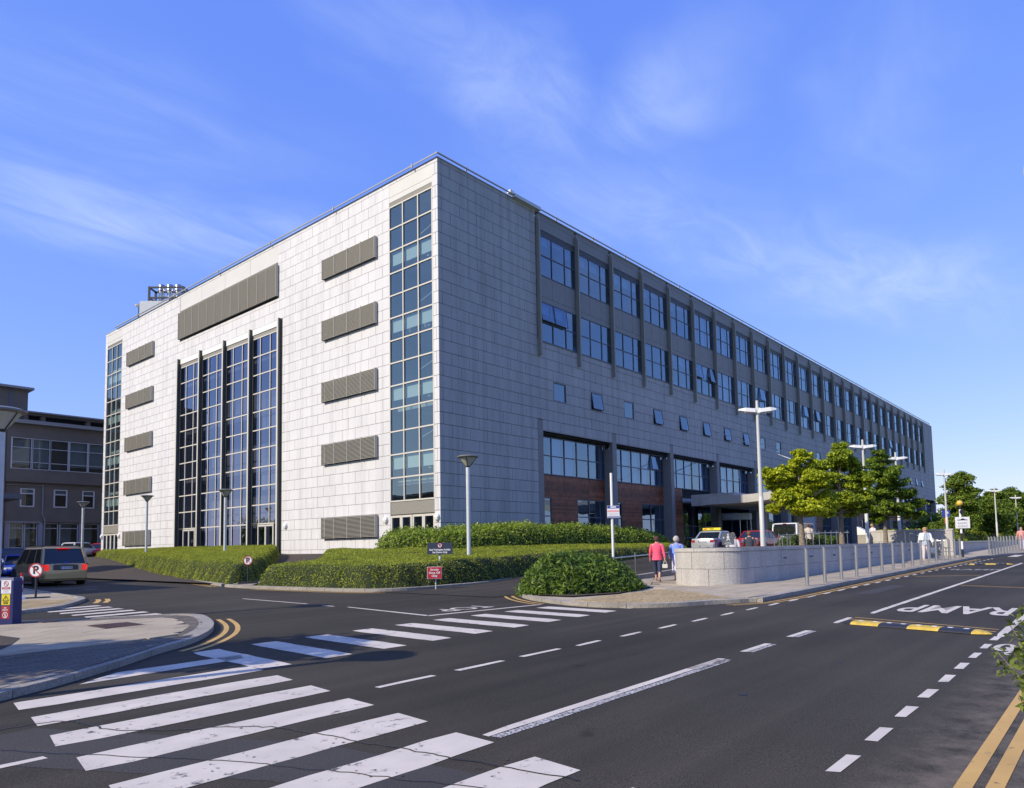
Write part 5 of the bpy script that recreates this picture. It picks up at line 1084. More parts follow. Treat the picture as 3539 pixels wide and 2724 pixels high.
# ================================================================ FOLIAGE
NT = [0]
def leaves(pts, nrm, size, asp, M, name, parent=None, rand=.7, base=None, curl=.25):
    """one mesh of folded leaf blades at the given points; base = (verts, faces, material) joined in"""
    n = len(pts); NT[0] += n; d = nrm+RNG.normal(0, rand, (n, 3)); d /= np.linalg.norm(d, axis=1)[:, None]+1e-9
    a = np.cross(d, RNG.normal(0, 1, (n, 3))); a /= np.linalg.norm(a, axis=1)[:, None]+1e-9; b = np.cross(d, a)
    s = size*RNG.uniform(.65, 1.35, n)[:, None]; L = a*s; Wd = b*s*asp; c = d*s*curl
    V = np.stack([pts-L*.5, pts+Wd*.5+c*.3, pts+L*.5-c, pts-Wd*.5+c*.3], 1).reshape(-1, 3)
    F = (np.arange(n)[:, None]*4+np.array([[0, 1, 2, 3]])).astype(int); vb = np.zeros((0, 3)); fb = np.zeros((0, 4), int)
    if base is not None: vb, fb = base[0], base[1]
    Vt = np.concatenate([vb, V]); Ft = np.concatenate([fb, F+len(vb)])
    me = bpy.data.meshes.new(name); me.vertices.add(len(Vt)); me.vertices.foreach_set('co', Vt.ravel().astype(np.float32)); me.loops.add(Ft.size); me.loops.foreach_set('vertex_index', Ft.ravel().astype(np.int32))
    me.polygons.add(len(Ft)); me.polygons.foreach_set('loop_start', (np.arange(len(Ft))*4).astype(np.int32)); me.polygons.foreach_set('loop_total', np.full(len(Ft), 4, np.int32))
    me.materials.append(M)
    if base is not None: me.materials.append(base[2]); me.polygons.foreach_set('material_index', np.concatenate([np.ones(len(fb), np.int32), np.zeros(len(F), np.int32)]))
    me.update(calc_edges=True); return link(name, me, parent)
def vnoise(x, y, s, seed):
    r = np.random.default_rng(seed); G_ = r.uniform(-1, 1, (64, 64)); u = x/s; v = y/s; i = np.floor(u).astype(int); j = np.floor(v).astype(int); fu = u-i; fv = v-j; fu = fu*fu*(3-2*fu); fv = fv*fv*(3-2*fv)
    g_ = lambda a, b: G_[a % 64, b % 64]; return (g_(i, j)*(1-fu)+g_(i+1, j)*fu)*(1-fv)+(g_(i, j+1)*(1-fu)+g_(i+1, j+1)*fu)*fv
NTRI = [0]
def hedge(name, outline_, topf, basef, M, label, dens, size, asp, step=.22, rnd=.35, bump=.10, seed=1, rand=.55, group=None, up=.0, nf=1.0):
    P_ = np.array(outline_); x0, y0 = P_.min(0)-.3; x1, y1 = P_.max(0)+.3; nx = int((x1-x0)/step)+2; ny = int((y1-y0)/step)+2
    X, Y = np.meshgrid(x0+np.arange(nx)*step, y0+np.arange(ny)*step, indexing='ij'); ins = pip(X, Y, outline_); D = pdist(X, Y, outline_)*np.where(ins, 1, -1)+vnoise(X, Y, .8, seed+9)*.07
    T = topf(X, Y)+bump*(vnoise(X, Y, 1.3*nf, seed)+.5*vnoise(X, Y, .45*nf, seed+1)); B = basef(X, Y); q = np.clip(D/rnd, 0, 1); Z = B+(T-B)*np.sqrt(1-(1-q)**2)
    Z = np.where(D <= 0, B-.05, Z); V = np.stack([X, Y, Z], -1).reshape(-1, 3); id_ = np.arange(nx*ny).reshape(nx, ny)
    F = np.stack([id_[:-1, :-1], id_[1:, :-1], id_[1:, 1:], id_[:-1, 1:]], -1).reshape(-1, 4); keep = (D.ravel()[F] > -step*.6).any(1) & (D.ravel()[F].max(1) > 0); F = F[keep]
    A = V[F[:, 0]]; e1 = V[F[:, 1]]-A; e2 = V[F[:, 3]]-A; N_ = np.cross(e1, e2); ar = np.linalg.norm(N_, axis=1); N_ /= ar[:, None]+1e-9; n = int(ar.sum()*dens); pick = RNG.choice(len(F), n, p=ar/ar.sum())
    u, v = RNG.uniform(0, 1, (2, n)); p00, p10, p11, p01 = (V[F[pick, k]] for k in range(4)); pt = (p00*((1-u)*(1-v))[:, None]+p10*(u*(1-v))[:, None]+p11*(u*v)[:, None]+p01*((1-u)*v)[:, None])
    depth = RNG.uniform(-.5, 1, n)*size*1.1; pt = pt+N_[pick]*depth[:, None]; pt[:, 2] += np.abs(RNG.normal(0, up, n))
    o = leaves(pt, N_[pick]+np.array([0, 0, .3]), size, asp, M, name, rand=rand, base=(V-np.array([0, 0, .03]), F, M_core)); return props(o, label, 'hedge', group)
hA = [(-14.35, -3.15), (-12.62, 4.9), (-8.6, 20.7), (-4.7, 36), (-.9, 50.8), (-.55, 50.8), (-.6, 16.2), (-4.2, 10.2), (-10.5, .8), (-13.4, -2.9)]
hB = [(-14.6, -5.6), (-14.45, -7), (-14.32, -9.8), (-14.1, -11.5), (-13.4, -12.25), (-12.1, -12.5), (-9.7, -12.45), (-7.2, -11.9), (-3, -11.3), (4, -10.5), (13, -9.0), (17, -6.5), (18, -3.5), (2, -3.0), (-3.8, -2.6), (-3.6, 2), (-1.4, 9.4), (-4.5, 5.2), (-10.4, -3.2), (-12.6, -5.2)]
def topA(X, Y): d = pdist(X, Y, K_hedgeA); return np.minimum(.98+.85*np.clip((Y+3)/50, 0, 1)+np.clip(d/7, 0, 1)*.62, 1.78+.25*np.clip(Y/45, 0, 1))
def topB(X, Y): return 1.0+np.clip((X+14)/13.5, 0, 1.2)*.33+np.clip((Y+9)/7, 0, 1)*.28*np.clip((X+14)/8, 0, 1)
bz = lambda X, Y: .0107*(X-CX)+.06
hedge('clipped_hedge', hA, topA, bz, L_jun, 'long low clipped evergreen hedge beneath the tall glazed bays, left of the gap', 560, .062, .36, seed=3, bump=.05, nf=.7, rand=.75)
hedge('clipped_hedge', hB, topB, bz, L_jun, 'broad low clipped evergreen hedge holding the navy sign, right of the gap', 560, .062, .36, seed=5, bump=.06, nf=.7, rand=.75)
hL = [(-4.4, .4), (-4.6, -1.6), (-3.4, -3.9), (-1, -4.4), (4, -4.6), (10, -4.7), (16, -4.8), (20.8, -3.6), (21.2, -1.2), (18, -.35), (5, -.3), (-.4, -.35), (-.5, 1.2), (-2.5, 1.8)]
hedge('laurel_hedge', hL, lambda X, Y: 2.12+.42*np.clip((X+4.2)/4.5, 0, 1)-.55*np.clip((X-9)/12, 0, 1), lambda X, Y: X*0+.9, L_lau, 'glossy upright laurel hedge along the foot of the shaded granite wall', 260, .17, .33, rnd=.7, bump=.20, seed=8, rand=.9, up=.12)
def dome(X, Y): r = np.hypot((X+11.9)/2.0, (Y+18.35)/1.45); return .22+.82*np.sqrt(np.clip(1.05-r*r, .02, 1))
hP = [(-12.0+1.98*math.cos(a)*(1+.06*math.cos(3*a)), -18.4+1.42*math.sin(a)) for a in np.linspace(0, 2*math.pi, 22, endpoint=False)]
poly_sheet('bush_bed', [(-13.2, -17.3), (-14.1, -18.5), (-14.1, -19.6), (-12.8, -20.1), (-10.4, -19.7), (-9.6, -18.5), (-10.2, -17.3)], M_bed, .112)
hedge('round_bush', hP, dome, bz, L_bush, 'rounded dark green bush with long pointed leaves on the kerbed corner island', 560, .17, .27, step=.16, rnd=.4, bump=.16, seed=12, rand=.85, up=.05)
hedge('planter_shrub', [(19, -16.6), (19, -15), (15.5, -14.6), (11.5, -15.0), (11.5, -16.2), (15, -16.9)], lambda X, Y: 1.75+X*0, lambda X, Y: X*0+.8, L_bush, 'low dark shrubs behind the walking person in the white shirt', 200, .14, .4, seed=15)
hedge('verge_hedge', [(30, -17.5), (108, -16), (108, -12), (31, -14)], lambda X, Y: 2.0+X*0+(X-30)*.004, lambda X, Y: X*0+.8, L_jun, 'long low hedge under the trees beyond the dark boundary wall', 16, .35, .5, step=.8, seed=21)
poly_sheet('lawn', [(20.2, -21.3), (108, -20.4), (108, -8), (26, -10)], M_grass, 0, zf=lambda x, y=0: max(1.16, zr(x)+.14))
# trees --------------------------------------------------------------------
def tree(x, y, z0, th_, pads, M, label, n, ls, group, seed, r0=.11, name='maple_tree', cat='tree', lean=(0, 0)):
    if name == 'maple_tree': pads = [(p[0], p[1], p[2], p[3]*1.14) for p in pads]
    r = np.random.default_rng(seed); t = empty(name, (x, y, z0), label, cat, group); mb = MB(); top = Vector((lean[0], lean[1], th_)); zc = max(p[2] for p in pads)
    trunk = [(0, 0, 0), (lean[0]*.3, lean[1]*.3, th_*.5), tuple(top), (lean[0]*1.1, lean[1]*1.1, th_+(zc-th_)*.5), (lean[0], lean[1], zc)]; mb.tube(trunk, [r0*1.25, r0, r0*.9, r0*.55, r0*.15], 9)
    for p in pads:
        s = Vector((lean[0], lean[1], min(p[2]-.1, th_+max(0, (p[2]-th_))*.55))); e = Vector(p[:3]); mid = s.lerp(e, .55)+Vector((0, 0, -.12*p[3])); mb.tube([s, mid, e], [r0*.36, r0*.24, r0*.08], 5)
    mb.build('trunk', M_bark, t, True); w = np.array([p[3]**2 for p in pads]); pick = r.choice(len(pads), n, p=w/w.sum()); C_ = np.array([p[:3] for p in pads])[pick]; Rr_ = np.array([p[3] for p in pads])[pick]
    # each pad is a cluster of small sprays, so light and dark clumps and gaps appear
    ns = 26; spr = r.normal(0, 1, (len(pads), ns, 3)); spr /= np.linalg.norm(spr, axis=2)[..., None]; spr *= r.uniform(.5, 1.0, (len(pads), ns, 1)); spr[..., 2] *= .55
    k = r.integers(0, ns, n); cen = C_+spr[pick, k]*Rr_[:, None]; loc = r.normal(0, 1, (n, 3)); loc /= np.linalg.norm(loc, axis=1)[:, None]; loc *= r.uniform(0.3, 1, (n, 1))**.5; loc[:, 2] *= .45
    pt = cen+loc*(Rr_*.40)[:, None]; pt[:, 2] -= .12*(loc[:, 0]**2+loc[:, 1]**2)*Rr_; nr = np.array([0, 0, 1.0])+loc*.8
    leaves(pt, nr, ls, .8, M, 'crown', t, rand=.65, curl=.35); return t
def mkpads(w, z0, z1, n, seed, r=.55, tip=.35, skew=(0, 0)):
    q = random.Random(seed); out = []
    for i in range(n):
        f = i/(n-1); z = z0+(z1-z0)*f; rad = w*(1-(1-tip)*f**1.5)*(.75+.25*math.sin(f*9+seed)); a = q.uniform(0, 6.28) if i < n-1 else 0; d = rad*q.uniform(.35, .85) if i < n-1 else .05
        out.append((skew[0]*f+d*math.cos(a), skew[1]*f+d*math.sin(a), z, r*(1.15-.4*f)*q.uniform(.85, 1.15)))
    return out
gm = 'maples along the planter'; rx, ry = .655, -.756     # picture-right direction on the ground
def lay(L): return [(a*rx+d*.756, a*ry+d*.655, z, r) for a, d, z, r in L]   # a across the view, d in depth
tree(2.7, -19.5, 1.33, 1.45, lay([(-1.0, 0, 3.1, .55), (-.6, .5, 2.7, .6), (-.75, -.3, 2.1, .5), (-1.1, .3, 1.65, .32), (.1, -.5, 1.65, .62), (.55, .3, 1.75, .62), (1.0, -.2, 1.7, .48), (1.25, .2, 2.1, .5), (.1, .2, 2.5, .65), (.6, -.4, 2.9, .6), (-.15, .3, 3.35, .55), (.2, 0, 3.75, .42), (-.1, -.2, 4.0, .28), (-1.35, 0, 3.0, .28), (1.1, .5, 2.8, .45)]), L_t1, 'maple with bright yellow-green crown in front of the white van', 26000, .105, gm, 31, lean=(-.03, .02))
tree(8.24, -19.5, 1.33, 1.4, lay([(-.8, .3, 3.9, .55), (-1.2, 0, 3.2, .6), (0, -.3, 4.3, .6), (.55, .2, 4.0, .55), (.1, 0, 4.85, .35), (.75, -.2, 3.1, .62), (0, .4, 3.2, .7), (1.1, .2, 2.3, .55), (.3, -.4, 2.3, .65), (-.6, .2, 2.2, .6), (1.35, 0, 1.75, .35), (-.9, -.3, 1.7, .5), (.5, .3, 1.75, .5), (1.0, .1, 3.6, .4)]), L_t2, 'taller maple of mid green crown between the van and the second twin lamp', 24000, .11, gm, 32)
tree(16.4, -19.5, 1.33, 1.35, lay([(-.6, 0, 4.6, .6), (.1, .2, 4.9, .5), (-.2, -.2, 5.3, .3), (.6, .1, 4.3, .5), (-.9, .2, 3.9, .6), (0, -.3, 3.9, .75), (.9, .3, 3.6, .6), (-.8, -.2, 3.0, .7), (.3, .3, 3.0, .7), (1.3, 0, 2.9, .55), (1.9, .1, 2.3, .45), (-1.1, .2, 2.2, .55), (-.2, -.3, 2.1, .75), (.9, -.2, 2.0, .6), (1.7, .3, 1.6, .38), (2.1, 0, 1.75, .3), (-.3, .2, 1.5, .5)]), L_t3, 'darkest maple, on the right of the planter row before the hospital end', 26000, .115, gm, 33)
gf = 'trees beyond the hospital'
for i, (x, y, H, w, lab) in enumerate(((63, -16.2, 8.1, 2.7, 'broad green tree directly right of the hospital end, tallest of its group'), (79, -17.2, 6.9, 2.9, 'bushy tree behind the humped-ramp sign'), (71, -17.9, 5.4, 1.9, 'smaller rounded tree just right of the amber beacon'), (93, -17.5, 7.9, 2.4, 'slim pointed tree at the far right of the picture'), (96, -19.2, 7.0, 3.0, 'last tree cut by the right picture edge'), (98, -13, 6.0, 3.2, 'tree standing behind the rounded ones at right'), (110, -24, 7.2, 3.4, 'remote tree beyond the far pavement, right edge'))):
    tree(x, y, 1.35, 1.6, mkpads(w, 1.6, H-.9, 34, 40+i, r=1.15, tip=.55), L_t4, lab, 20000, .20, gf, 50+i, r0=.16, name='street_tree')
def wood(name, x0, y0, x1, y1, H, n, label, ls=.7, seed=70, M=None):
    r = np.random.default_rng(seed); u = r.uniform(0, 1, n); k = 60; hc = H*(.65+.35*r.uniform(0, 1, k)); c = np.clip((u*k).astype(int), 0, k-1); pt = np.stack([x0+(x1-x0)*u+r.normal(0, 1.4, n), y0+(y1-y0)*u+r.normal(0, 1.6, n), 0*u], 1)
    f = np.abs((u*k)%1-.5)*2; pt[:, 2] = .6+hc[c]*(1-.35*f**2)*r.uniform(.05, 1, n)**.7; return props(leaves(pt, np.array([[-.3, -.5, .6]])*np.ones((n, 3)), ls, .8, M or L_t4, name, rand=.6), kind='stuff')
o = wood('woodland', 100, -6, 150, -42, 6.2, 20000, '', .75); o['label'] = 'dark continuous belt of trees behind the right-hand street trees'
o = wood('woodland', -20, 100, 30, 100, 6, 3000, '', .9, 71); o = wood('woodland', -110, 30, -70, 150, 11, 16000, '', .9, 72); o = wood('woodland', -75, 10, -75, 45, 8, 5000, '', .9, 73)
tree(-32.8, -16.9, .1, 2.4, mkpads(2.3, 2.3, 5.6, 34, 94, r=.95, tip=.6), L_t2, 'second street tree outside the left edge shading the near pavement', 16000, .16, None, 95, name='street_tree')
tree(-29.4, -18.3, .1, 2.4, mkpads(2.0, 2.5, 5.3, 26, 90, r=.8, tip=.5), L_t2, 'street tree just outside the left edge whose shadow falls on the crossing', 9000, .16, None, 91, name='street_tree')
# lamp just outside the left edge whose shadow crosses the bars
goblet(-28.6, -20.6, .1, 4.5, 'goblet lamp outside the left edge, seen only as a shadow on the crossing')
# shrub by the camera, right edge
def near_shrub():
    t = empty('flowering_shrub', (-24.32, -30.02, .1), 'leafy shrub with small white flower heads cut by the right edge', 'shrub'); mb = MB(); r = np.random.default_rng(5); P_ = []; Nn = []; Wf = []
    for i in range(46):
        a = r.uniform(2.0, 4.3) if i < 34 else r.uniform(0, 6.28); L = r.uniform(.25, .50); z1_ = r.uniform(.50, 1.12); p0 = np.array([r.normal(0, .05), r.normal(0, .05), .1]); p1 = np.array([math.cos(a)*L*.5, math.sin(a)*L*.5, z1_*.7]); p2 = np.array([math.cos(a)*L, math.sin(a)*L, z1_]); mb.tube([p0, p1, p2], [.010, .006, .002], 5)
        for k in range(130): f = k/130; q = p0*(1-f)**2+2*p1*f*(1-f)+p2*f*f if k else p0; q = q+r.normal(0, .026, 3); (P_.append(q), Nn.append([r.normal(0, .4), r.normal(0, .4), 1])) if f > .25 else None
        if i in (5, 19): Wf.append(p2+np.array([0, 0, -.05]))
    mb.build('stem', M_bark, t); leaves(np.array(P_), np.array(Nn), .052, .38, L_near, 'foliage', t, rand=.6)
    for w_ in Wf: q = np.array(w_)+r.normal(0, .016, (130, 3)); leaves(q, np.ones((130, 3)), .010, .7, M_white, 'flower_head', t, rand=1)
near_shrub()
# ================================================================ VEHICLES
M_tg = mat('car_glass', (.012, .015, .018), .06, spec=.8); M_tyre = mat('tyre', (.02, .02, .02), .8); M_rim = mat('rim', (.38, .38, .40), .3, metal=.8); M_tl = mat('tail_lamp', (.35, .01, .01), .25); M_tlon = mat('tail_lamp_lit', (.6, .01, .01), .25, emit=(1, .03, .02, .5)); M_hl = mat('head_lamp', (.6, .62, .65), .1); M_plate = mat('number_plate', (.70, .70, .68), .5); M_pb = mat('plate_blue', (.03, .06, .35), .5)
def car(label, x, y, z, hd, L, Wd, H, col, kind='saloon', lit=False, group=None, name='parked_car', cat='car', reg=None, metal=.4):
    """built along +x (front), centred; hd = heading"""
    t = empty(name, (x, y, z), label, cat, group, rz=hd); M = mat('paint_'+'%.2f_%.2f_%.2f' % col, col, .28, metal=metal, coat=.6); h = Wd/2; a = L/2
    belt = {'saloon': .62, 'mpv': .56, 'van': .50, 'hatch': .60}[kind]*H; cl = .17
    def sec(x_, zt, hw, zb=cl, sh=.93): return [(x_, -hw*.90, zb), (x_, -hw, zb+.12), (x_, -hw, zb+(zt-zb)*.62), (x_, -hw*sh, zt), (x_, 0, zt+.02), (x_, hw*sh, zt), (x_, hw, zb+(zt-zb)*.62), (x_, hw, zb+.12), (x_, hw*.90, zb)]
    hood = {'saloon': .86, 'mpv': .93, 'van': .98, 'hatch': .86}[kind]; boot = {'saloon': 1.04, 'mpv': 1.02, 'van': 1.02, 'hatch': 1.0}[kind]
    st = [(-a, belt*boot*.80, h*.80, .34), (-a+.05, belt*boot*.97, h*.90, .22), (-a+.25, belt*boot, h*.97, cl), (-a+.8, belt*boot, h, cl), (0, belt, h, cl), (a-1.35, belt*.98, h, cl), (a-.9, belt*hood*1.02, h*.98, cl), (a-.3, belt*hood*.9, h*.93, cl), (a-.06, belt*hood*.76, h*.82, .22), (a, belt*hood*.6, h*.70, .3)]
    mb = MB(); mb.rings([sec(x_, zt, hw, zb) for x_, zt, hw, zb in st]); mb.build('body', M, t, True)
    rr_, rf_, br, bf = {'saloon': (-a+1.35, .25, -a+.72, a-1.25), 'mpv': (-a+.42, a-1.75, -a+.10, a-1.02), 'van': (-a+.22, a-1.55, -a+.06, a-.82), 'hatch': (-a+.65, .35, -a+.25, a-1.15)}[kind]
    tw = .80 if kind != 'van' else .88
    def gs(x_, z_, hw): return [(x_, -hw, z_), (x_, 0, z_+.03 if z_ > H*.8 else z_), (x_, hw, z_)]
    bw = h*.93; tw_ = h*tw; rz_ = H-.03
    A = lambda x_, y_, z_: (x_, y_, z_)
    # greenhouse as dark glass, body-coloured roof and pillars over it
    g = MB(); g.rings([[A(br, -bw, belt-.02), A(bf, -bw, belt-.03), A(bf, bw, belt-.03), A(br, bw, belt-.02)], [A(rr_, -tw_, rz_-.05), A(rf_, -tw_, rz_-.05), A(rf_, tw_, rz_-.05), A(rr_, tw_, rz_-.05)]]); g.build('glass', M_tg, t)
    r_ = MB(); r_.rings([[A(rr_-.04, -tw_-.02, rz_-.07), A(rf_+.04, -tw_-.02, rz_-.07), A(rf_+.04, tw_+.02, rz_-.07), A(rr_-.04, tw_+.02, rz_-.07)], [A(rr_, -tw_*.95, rz_-.01), A(rf_, -tw_*.95, rz_-.01), A(rf_, tw_*.95, rz_-.01), A(rr_, tw_*.95, rz_-.01)], [A(rr_+.2, -tw_*.75, rz_+.03), A(rf_-.2, -tw_*.75, rz_+.03), A(rf_-.2, tw_*.75, rz_+.03), A(rr_+.2, tw_*.75, rz_+.03)]]); r_.build('roof', M, t, True)
    pl = MB()
    for s in (-1, 1):
        for (xb, xt, w_) in ((bf, rf_, .045), (br, rr_, .075 if kind != 'saloon' else .06)): pl.tube([A(xb, s*bw, belt-.04), A(xt, s*tw_, rz_-.06)], w_, 6)
        n = {'saloon': 1, 'mpv': 2, 'van': 2, 'hatch': 1}[kind]
        for k in range(n): f = (k+1)/(n+1); xb = br+(bf-br)*f-.1; xt = rr_+(rf_-rr_)*f-.05; pl.tube([A(xb, s*(bw+.004), belt-.04), A(xt, s*(tw_+.004), rz_-.06)], .03, 5)
    pl.build('pillars', M if kind != 'mpv' else M, t)
    wr = .32 if kind in ('saloon', 'hatch') else .35; me_t = MB(); me_t.rings([[(wr*math.cos(q*math.pi/10), d_, wr*math.sin(q*math.pi/10)) for q in range(20)] for d_ in (-.1, .1)]); tm = me_t.mesh('tyre', M_tyre); rm = MB(); rm.rings([[(wr*.62*math.cos(q*math.pi/8), d_, wr*.62*math.sin(q*math.pi/8)) for q in range(16)] for d_ in (-.108, .108)]); rmm = rm.mesh('rim', M_rim)
    am = MB(); am.rings([[((wr+.055)*math.cos(q*math.pi/10), d_, (wr+.055)*math.sin(q*math.pi/10)) for q in range(20)] for d_ in (-.06, .06)]); amm = am.mesh('wheel_arch', M_black)
    for sx_ in (-1, 1):
        for s in (-1, 1):
            w_ = link('wheel', tm, t); w_.location = (sx_*(a-.86), s*(h-.10), wr); q = link('rim', rmm, w_); q2 = link('wheel_arch', amm, t); q2.location = (sx_*(a-.86), s*(h-.05), wr+.01)
    for s in (-1, 1):
        z_ = belt*boot*.80 if kind != 'van' else belt*.75; lh = {'saloon': .15, 'mpv': .26, 'van': .5, 'hatch': .22}[kind]; lw_ = .30 if kind == 'saloon' else .16
        mb = MB(); mb.rings([[(-a-.01, s*h*.76-s*lw_*.5, z_-lh*.5), (-a-.01, s*h*.76+s*.06, z_-lh*.5), (-a-.01, s*h*.76+s*.06, z_+lh*.5), (-a-.01, s*h*.76-s*lw_*.5, z_+lh*.5)][::s], [(-a+.25, s*h*.985-s*lw_*.5, z_-lh*.5), (-a+.25, s*h*.99, z_-lh*.5), (-a+.25, s*h*.985, z_+lh*.5), (-a+.25, s*h*.9-s*lw_*.5, z_+lh*.5)][::s]]); mb.build('tail_light', M_tlon if lit else M_tl, t)
        mb = MB(); mb.rings([[(a-.22, s*h*.55, .52), (a-.22, s*h*.90, .52), (a-.22, s*h*.90, .64), (a-.22, s*h*.55, .66)], [(a-.015, s*h*.45, .54), (a-.06, s*h*.78, .54), (a-.08, s*h*.76, .63), (a-.04, s*h*.45, .64)]]); mb.build('headlight', M_hl, t)
        mb = MB(); mb.rings([[(bf-.38, s*(h+.01), belt+.0), (bf-.22, s*(h+.01), belt+.0), (bf-.22, s*(h+.01), belt+.15), (bf-.38, s*(h+.01), belt+.15)], [(bf-.36, s*(h+.18), belt+.02), (bf-.24, s*(h+.18), belt+.02), (bf-.24, s*(h+.18), belt+.14), (bf-.36, s*(h+.18), belt+.14)]]); mb.build('wing_mirror', M, t)
    mb = MB(); mb.rings([[(-a-.035, -h*.84, .32), (-a-.035, h*.84, .32), (-a-.035, h*.84, .52), (-a-.035, -h*.84, .52)], [(-a+.25, -h*.985, .28), (-a+.25, h*.985, .28), (-a+.25, h*.985, .54), (-a+.25, -h*.985, .54)]]); mb.build('rear_bumper', M if kind != 'van' else mat('bumper_grey', (.12, .12, .12), .6), t)
    zp = .80 if kind == 'mpv' else (.74 if kind == 'saloon' else .70); mb = MB(); mb.box((-a-.045, -.26, zp-.055), (-a-.01, .26, zp+.055)); p = mb.build('number_plate', M_plate, t); mb = MB(); mb.box((-a-.048, .20, zp-.054), (-a-.044, .26, zp+.054)); mb.build('plate_band', M_pb, p)
    if reg: text(reg, .085, M_bl, p, facing(Vector((-a-.048, -.03, zp)), (0, -1, 0), (0, 0, 1)), 'registration', extr=.0005, bold=.001)
    return t, dict(a=a, h=h, belt=belt, H=H, br=br, rr=rr_)
gp = 'cars parked on the left'
poly_sheet('car_park', [(-20, 52.6), (-20, 61.5), (16, 61.5), (16, 52.6)], M_asph, 0, zf=lambda x, y=0: 1.3)
t, q = car('gold-brown people carrier seen from behind with its brake lights glowing', -17.25, 8.75, zr(-17), R(90), 4.85, 1.95, 1.76, (.50, .36, .17), 'mpv', lit=True, reg='07 WX 2695')
a, h = q['a'], q['h']
def add2(t, name, M, *bs, parent=None):
    mb = MB()
    for b in bs: mb.box(b[0], b[1])
    return mb.build(name, M, parent or t)
add2(t, 'high_brake_light', M_tlon, ((-a+.30, -.24, 1.655), (-a+.36, .24, 1.69))); add2(t, 'handle_strip', M_rim, ((-a-.05, -.45, .955), (-a-.02, .45, .985))); add2(t, 'roof_rail', M_blackm, ((-a+.7, h*.74, 1.75), (a-2.2, h*.78, 1.80)), ((-a+.7, -h*.78, 1.75), (a-2.2, -h*.74, 1.80)), ((-a+1.2, -h*.76, 1.78), (-a+1.3, h*.76, 1.82)), ((-a+2.2, -h*.76, 1.78), (-a+2.3, h*.76, 1.82)))
mb = MB(); mb.rings([[(-a-.047, .1*math.cos(k*math.pi/8), 1.04+.045*math.sin(k*math.pi/8)) for k in range(16)], [(-a-.02, .1*math.cos(k*math.pi/8), 1.04+.045*math.sin(k*math.pi/8)) for k in range(16)]]); mb.build('oval_badge', M_pb, t); mb = MB(); mb.tube([(-a+1.0, 0, 1.74), (-a+.75, 0, 1.98)], .008, 5); mb.build('aerial', M_blackm, t)
add2(t, 'licence_recess', mat('recess', (.09, .075, .05), .5), ((-a-.03, -.5, .70), (-a-.012, .5, .92)))
car('bright blue saloon facing the camera, left of the gold people carrier', -14.9, 22.2, zr(-15)+.02, R(-104), 4.4, 1.76, 1.42, (.015, .045, .36), 'saloon', group=gp)
car('dark blue hatchback parked behind the bright blue saloon', -11.9, 35.5, zr(-12)+.35, R(-100), 4.2, 1.75, 1.55, (.02, .03, .10), 'hatch', group=gp); car('white estate car parked beyond the hedge beside the far stair window', -1.0, 54.6, 1.3, R(30), 4.3, 1.75, 1.5, (.62, .64, .68), 'hatch', group=gp, metal=.1); car('small red car nose-on at the far stair window', 1.3, 55.6, 1.3, R(-120), 3.9, 1.7, 1.42, (.55, .02, .02), 'hatch', group=gp, metal=.1)
gq = 'cars waiting at the entrance'
t, q = car('silver-blue taxi with a yellow roof sign, rear towards the camera', 16.9, -9.0, .93, R(2), 4.55, 1.76, 1.44, (.42, .44, .47), 'saloon', group=gq, name='taxi', cat='taxi', reg='05 D 41872')
add2(t, 'roof_sign', M_yel, ((-.75, -.62, 1.47), (-.60, .62, 1.63))); text('TAXI', .13, M_bl, t, facing(Vector((-.756, 0, 1.55)), (0, -1, 0), (0, 0, 1)), 'lettering', bold=.003); add2(t, 'sign_panel', mat('sign_amber', (.6, .18, .02), .5), ((-.757, .30, 1.50), (-.751, .56, 1.60)))
car('dark red saloon directly behind the first twin lamp', 17.9, -11.6, .92, R(-1), 4.45, 1.76, 1.42, (.32, .012, .02), 'saloon', group=gq)
t, q = car('white minibus with large dark rear window behind the yellow maple', 26.8, -10.9, .96, R(-2), 4.9, 1.95, 2.0, (.66, .67, .70), 'van', group=gq, name='white_van', cat='van', metal=.0)
a, h = q['a'], q['h']; add2(t, 'rear_window', M_tg, ((-a+.0, -h*.80, 1.12), (-a+.06, h*.80, 1.72))); add2(t, 'door_handle', M_blackm, ((-a-.04, -.32, 1.0), (-a-.01, -.08, 1.04))); add2(t, 'high_brake_light', M_tl, ((-a+.12, -.12, 1.90), (-a+.16, .12, 1.94)))
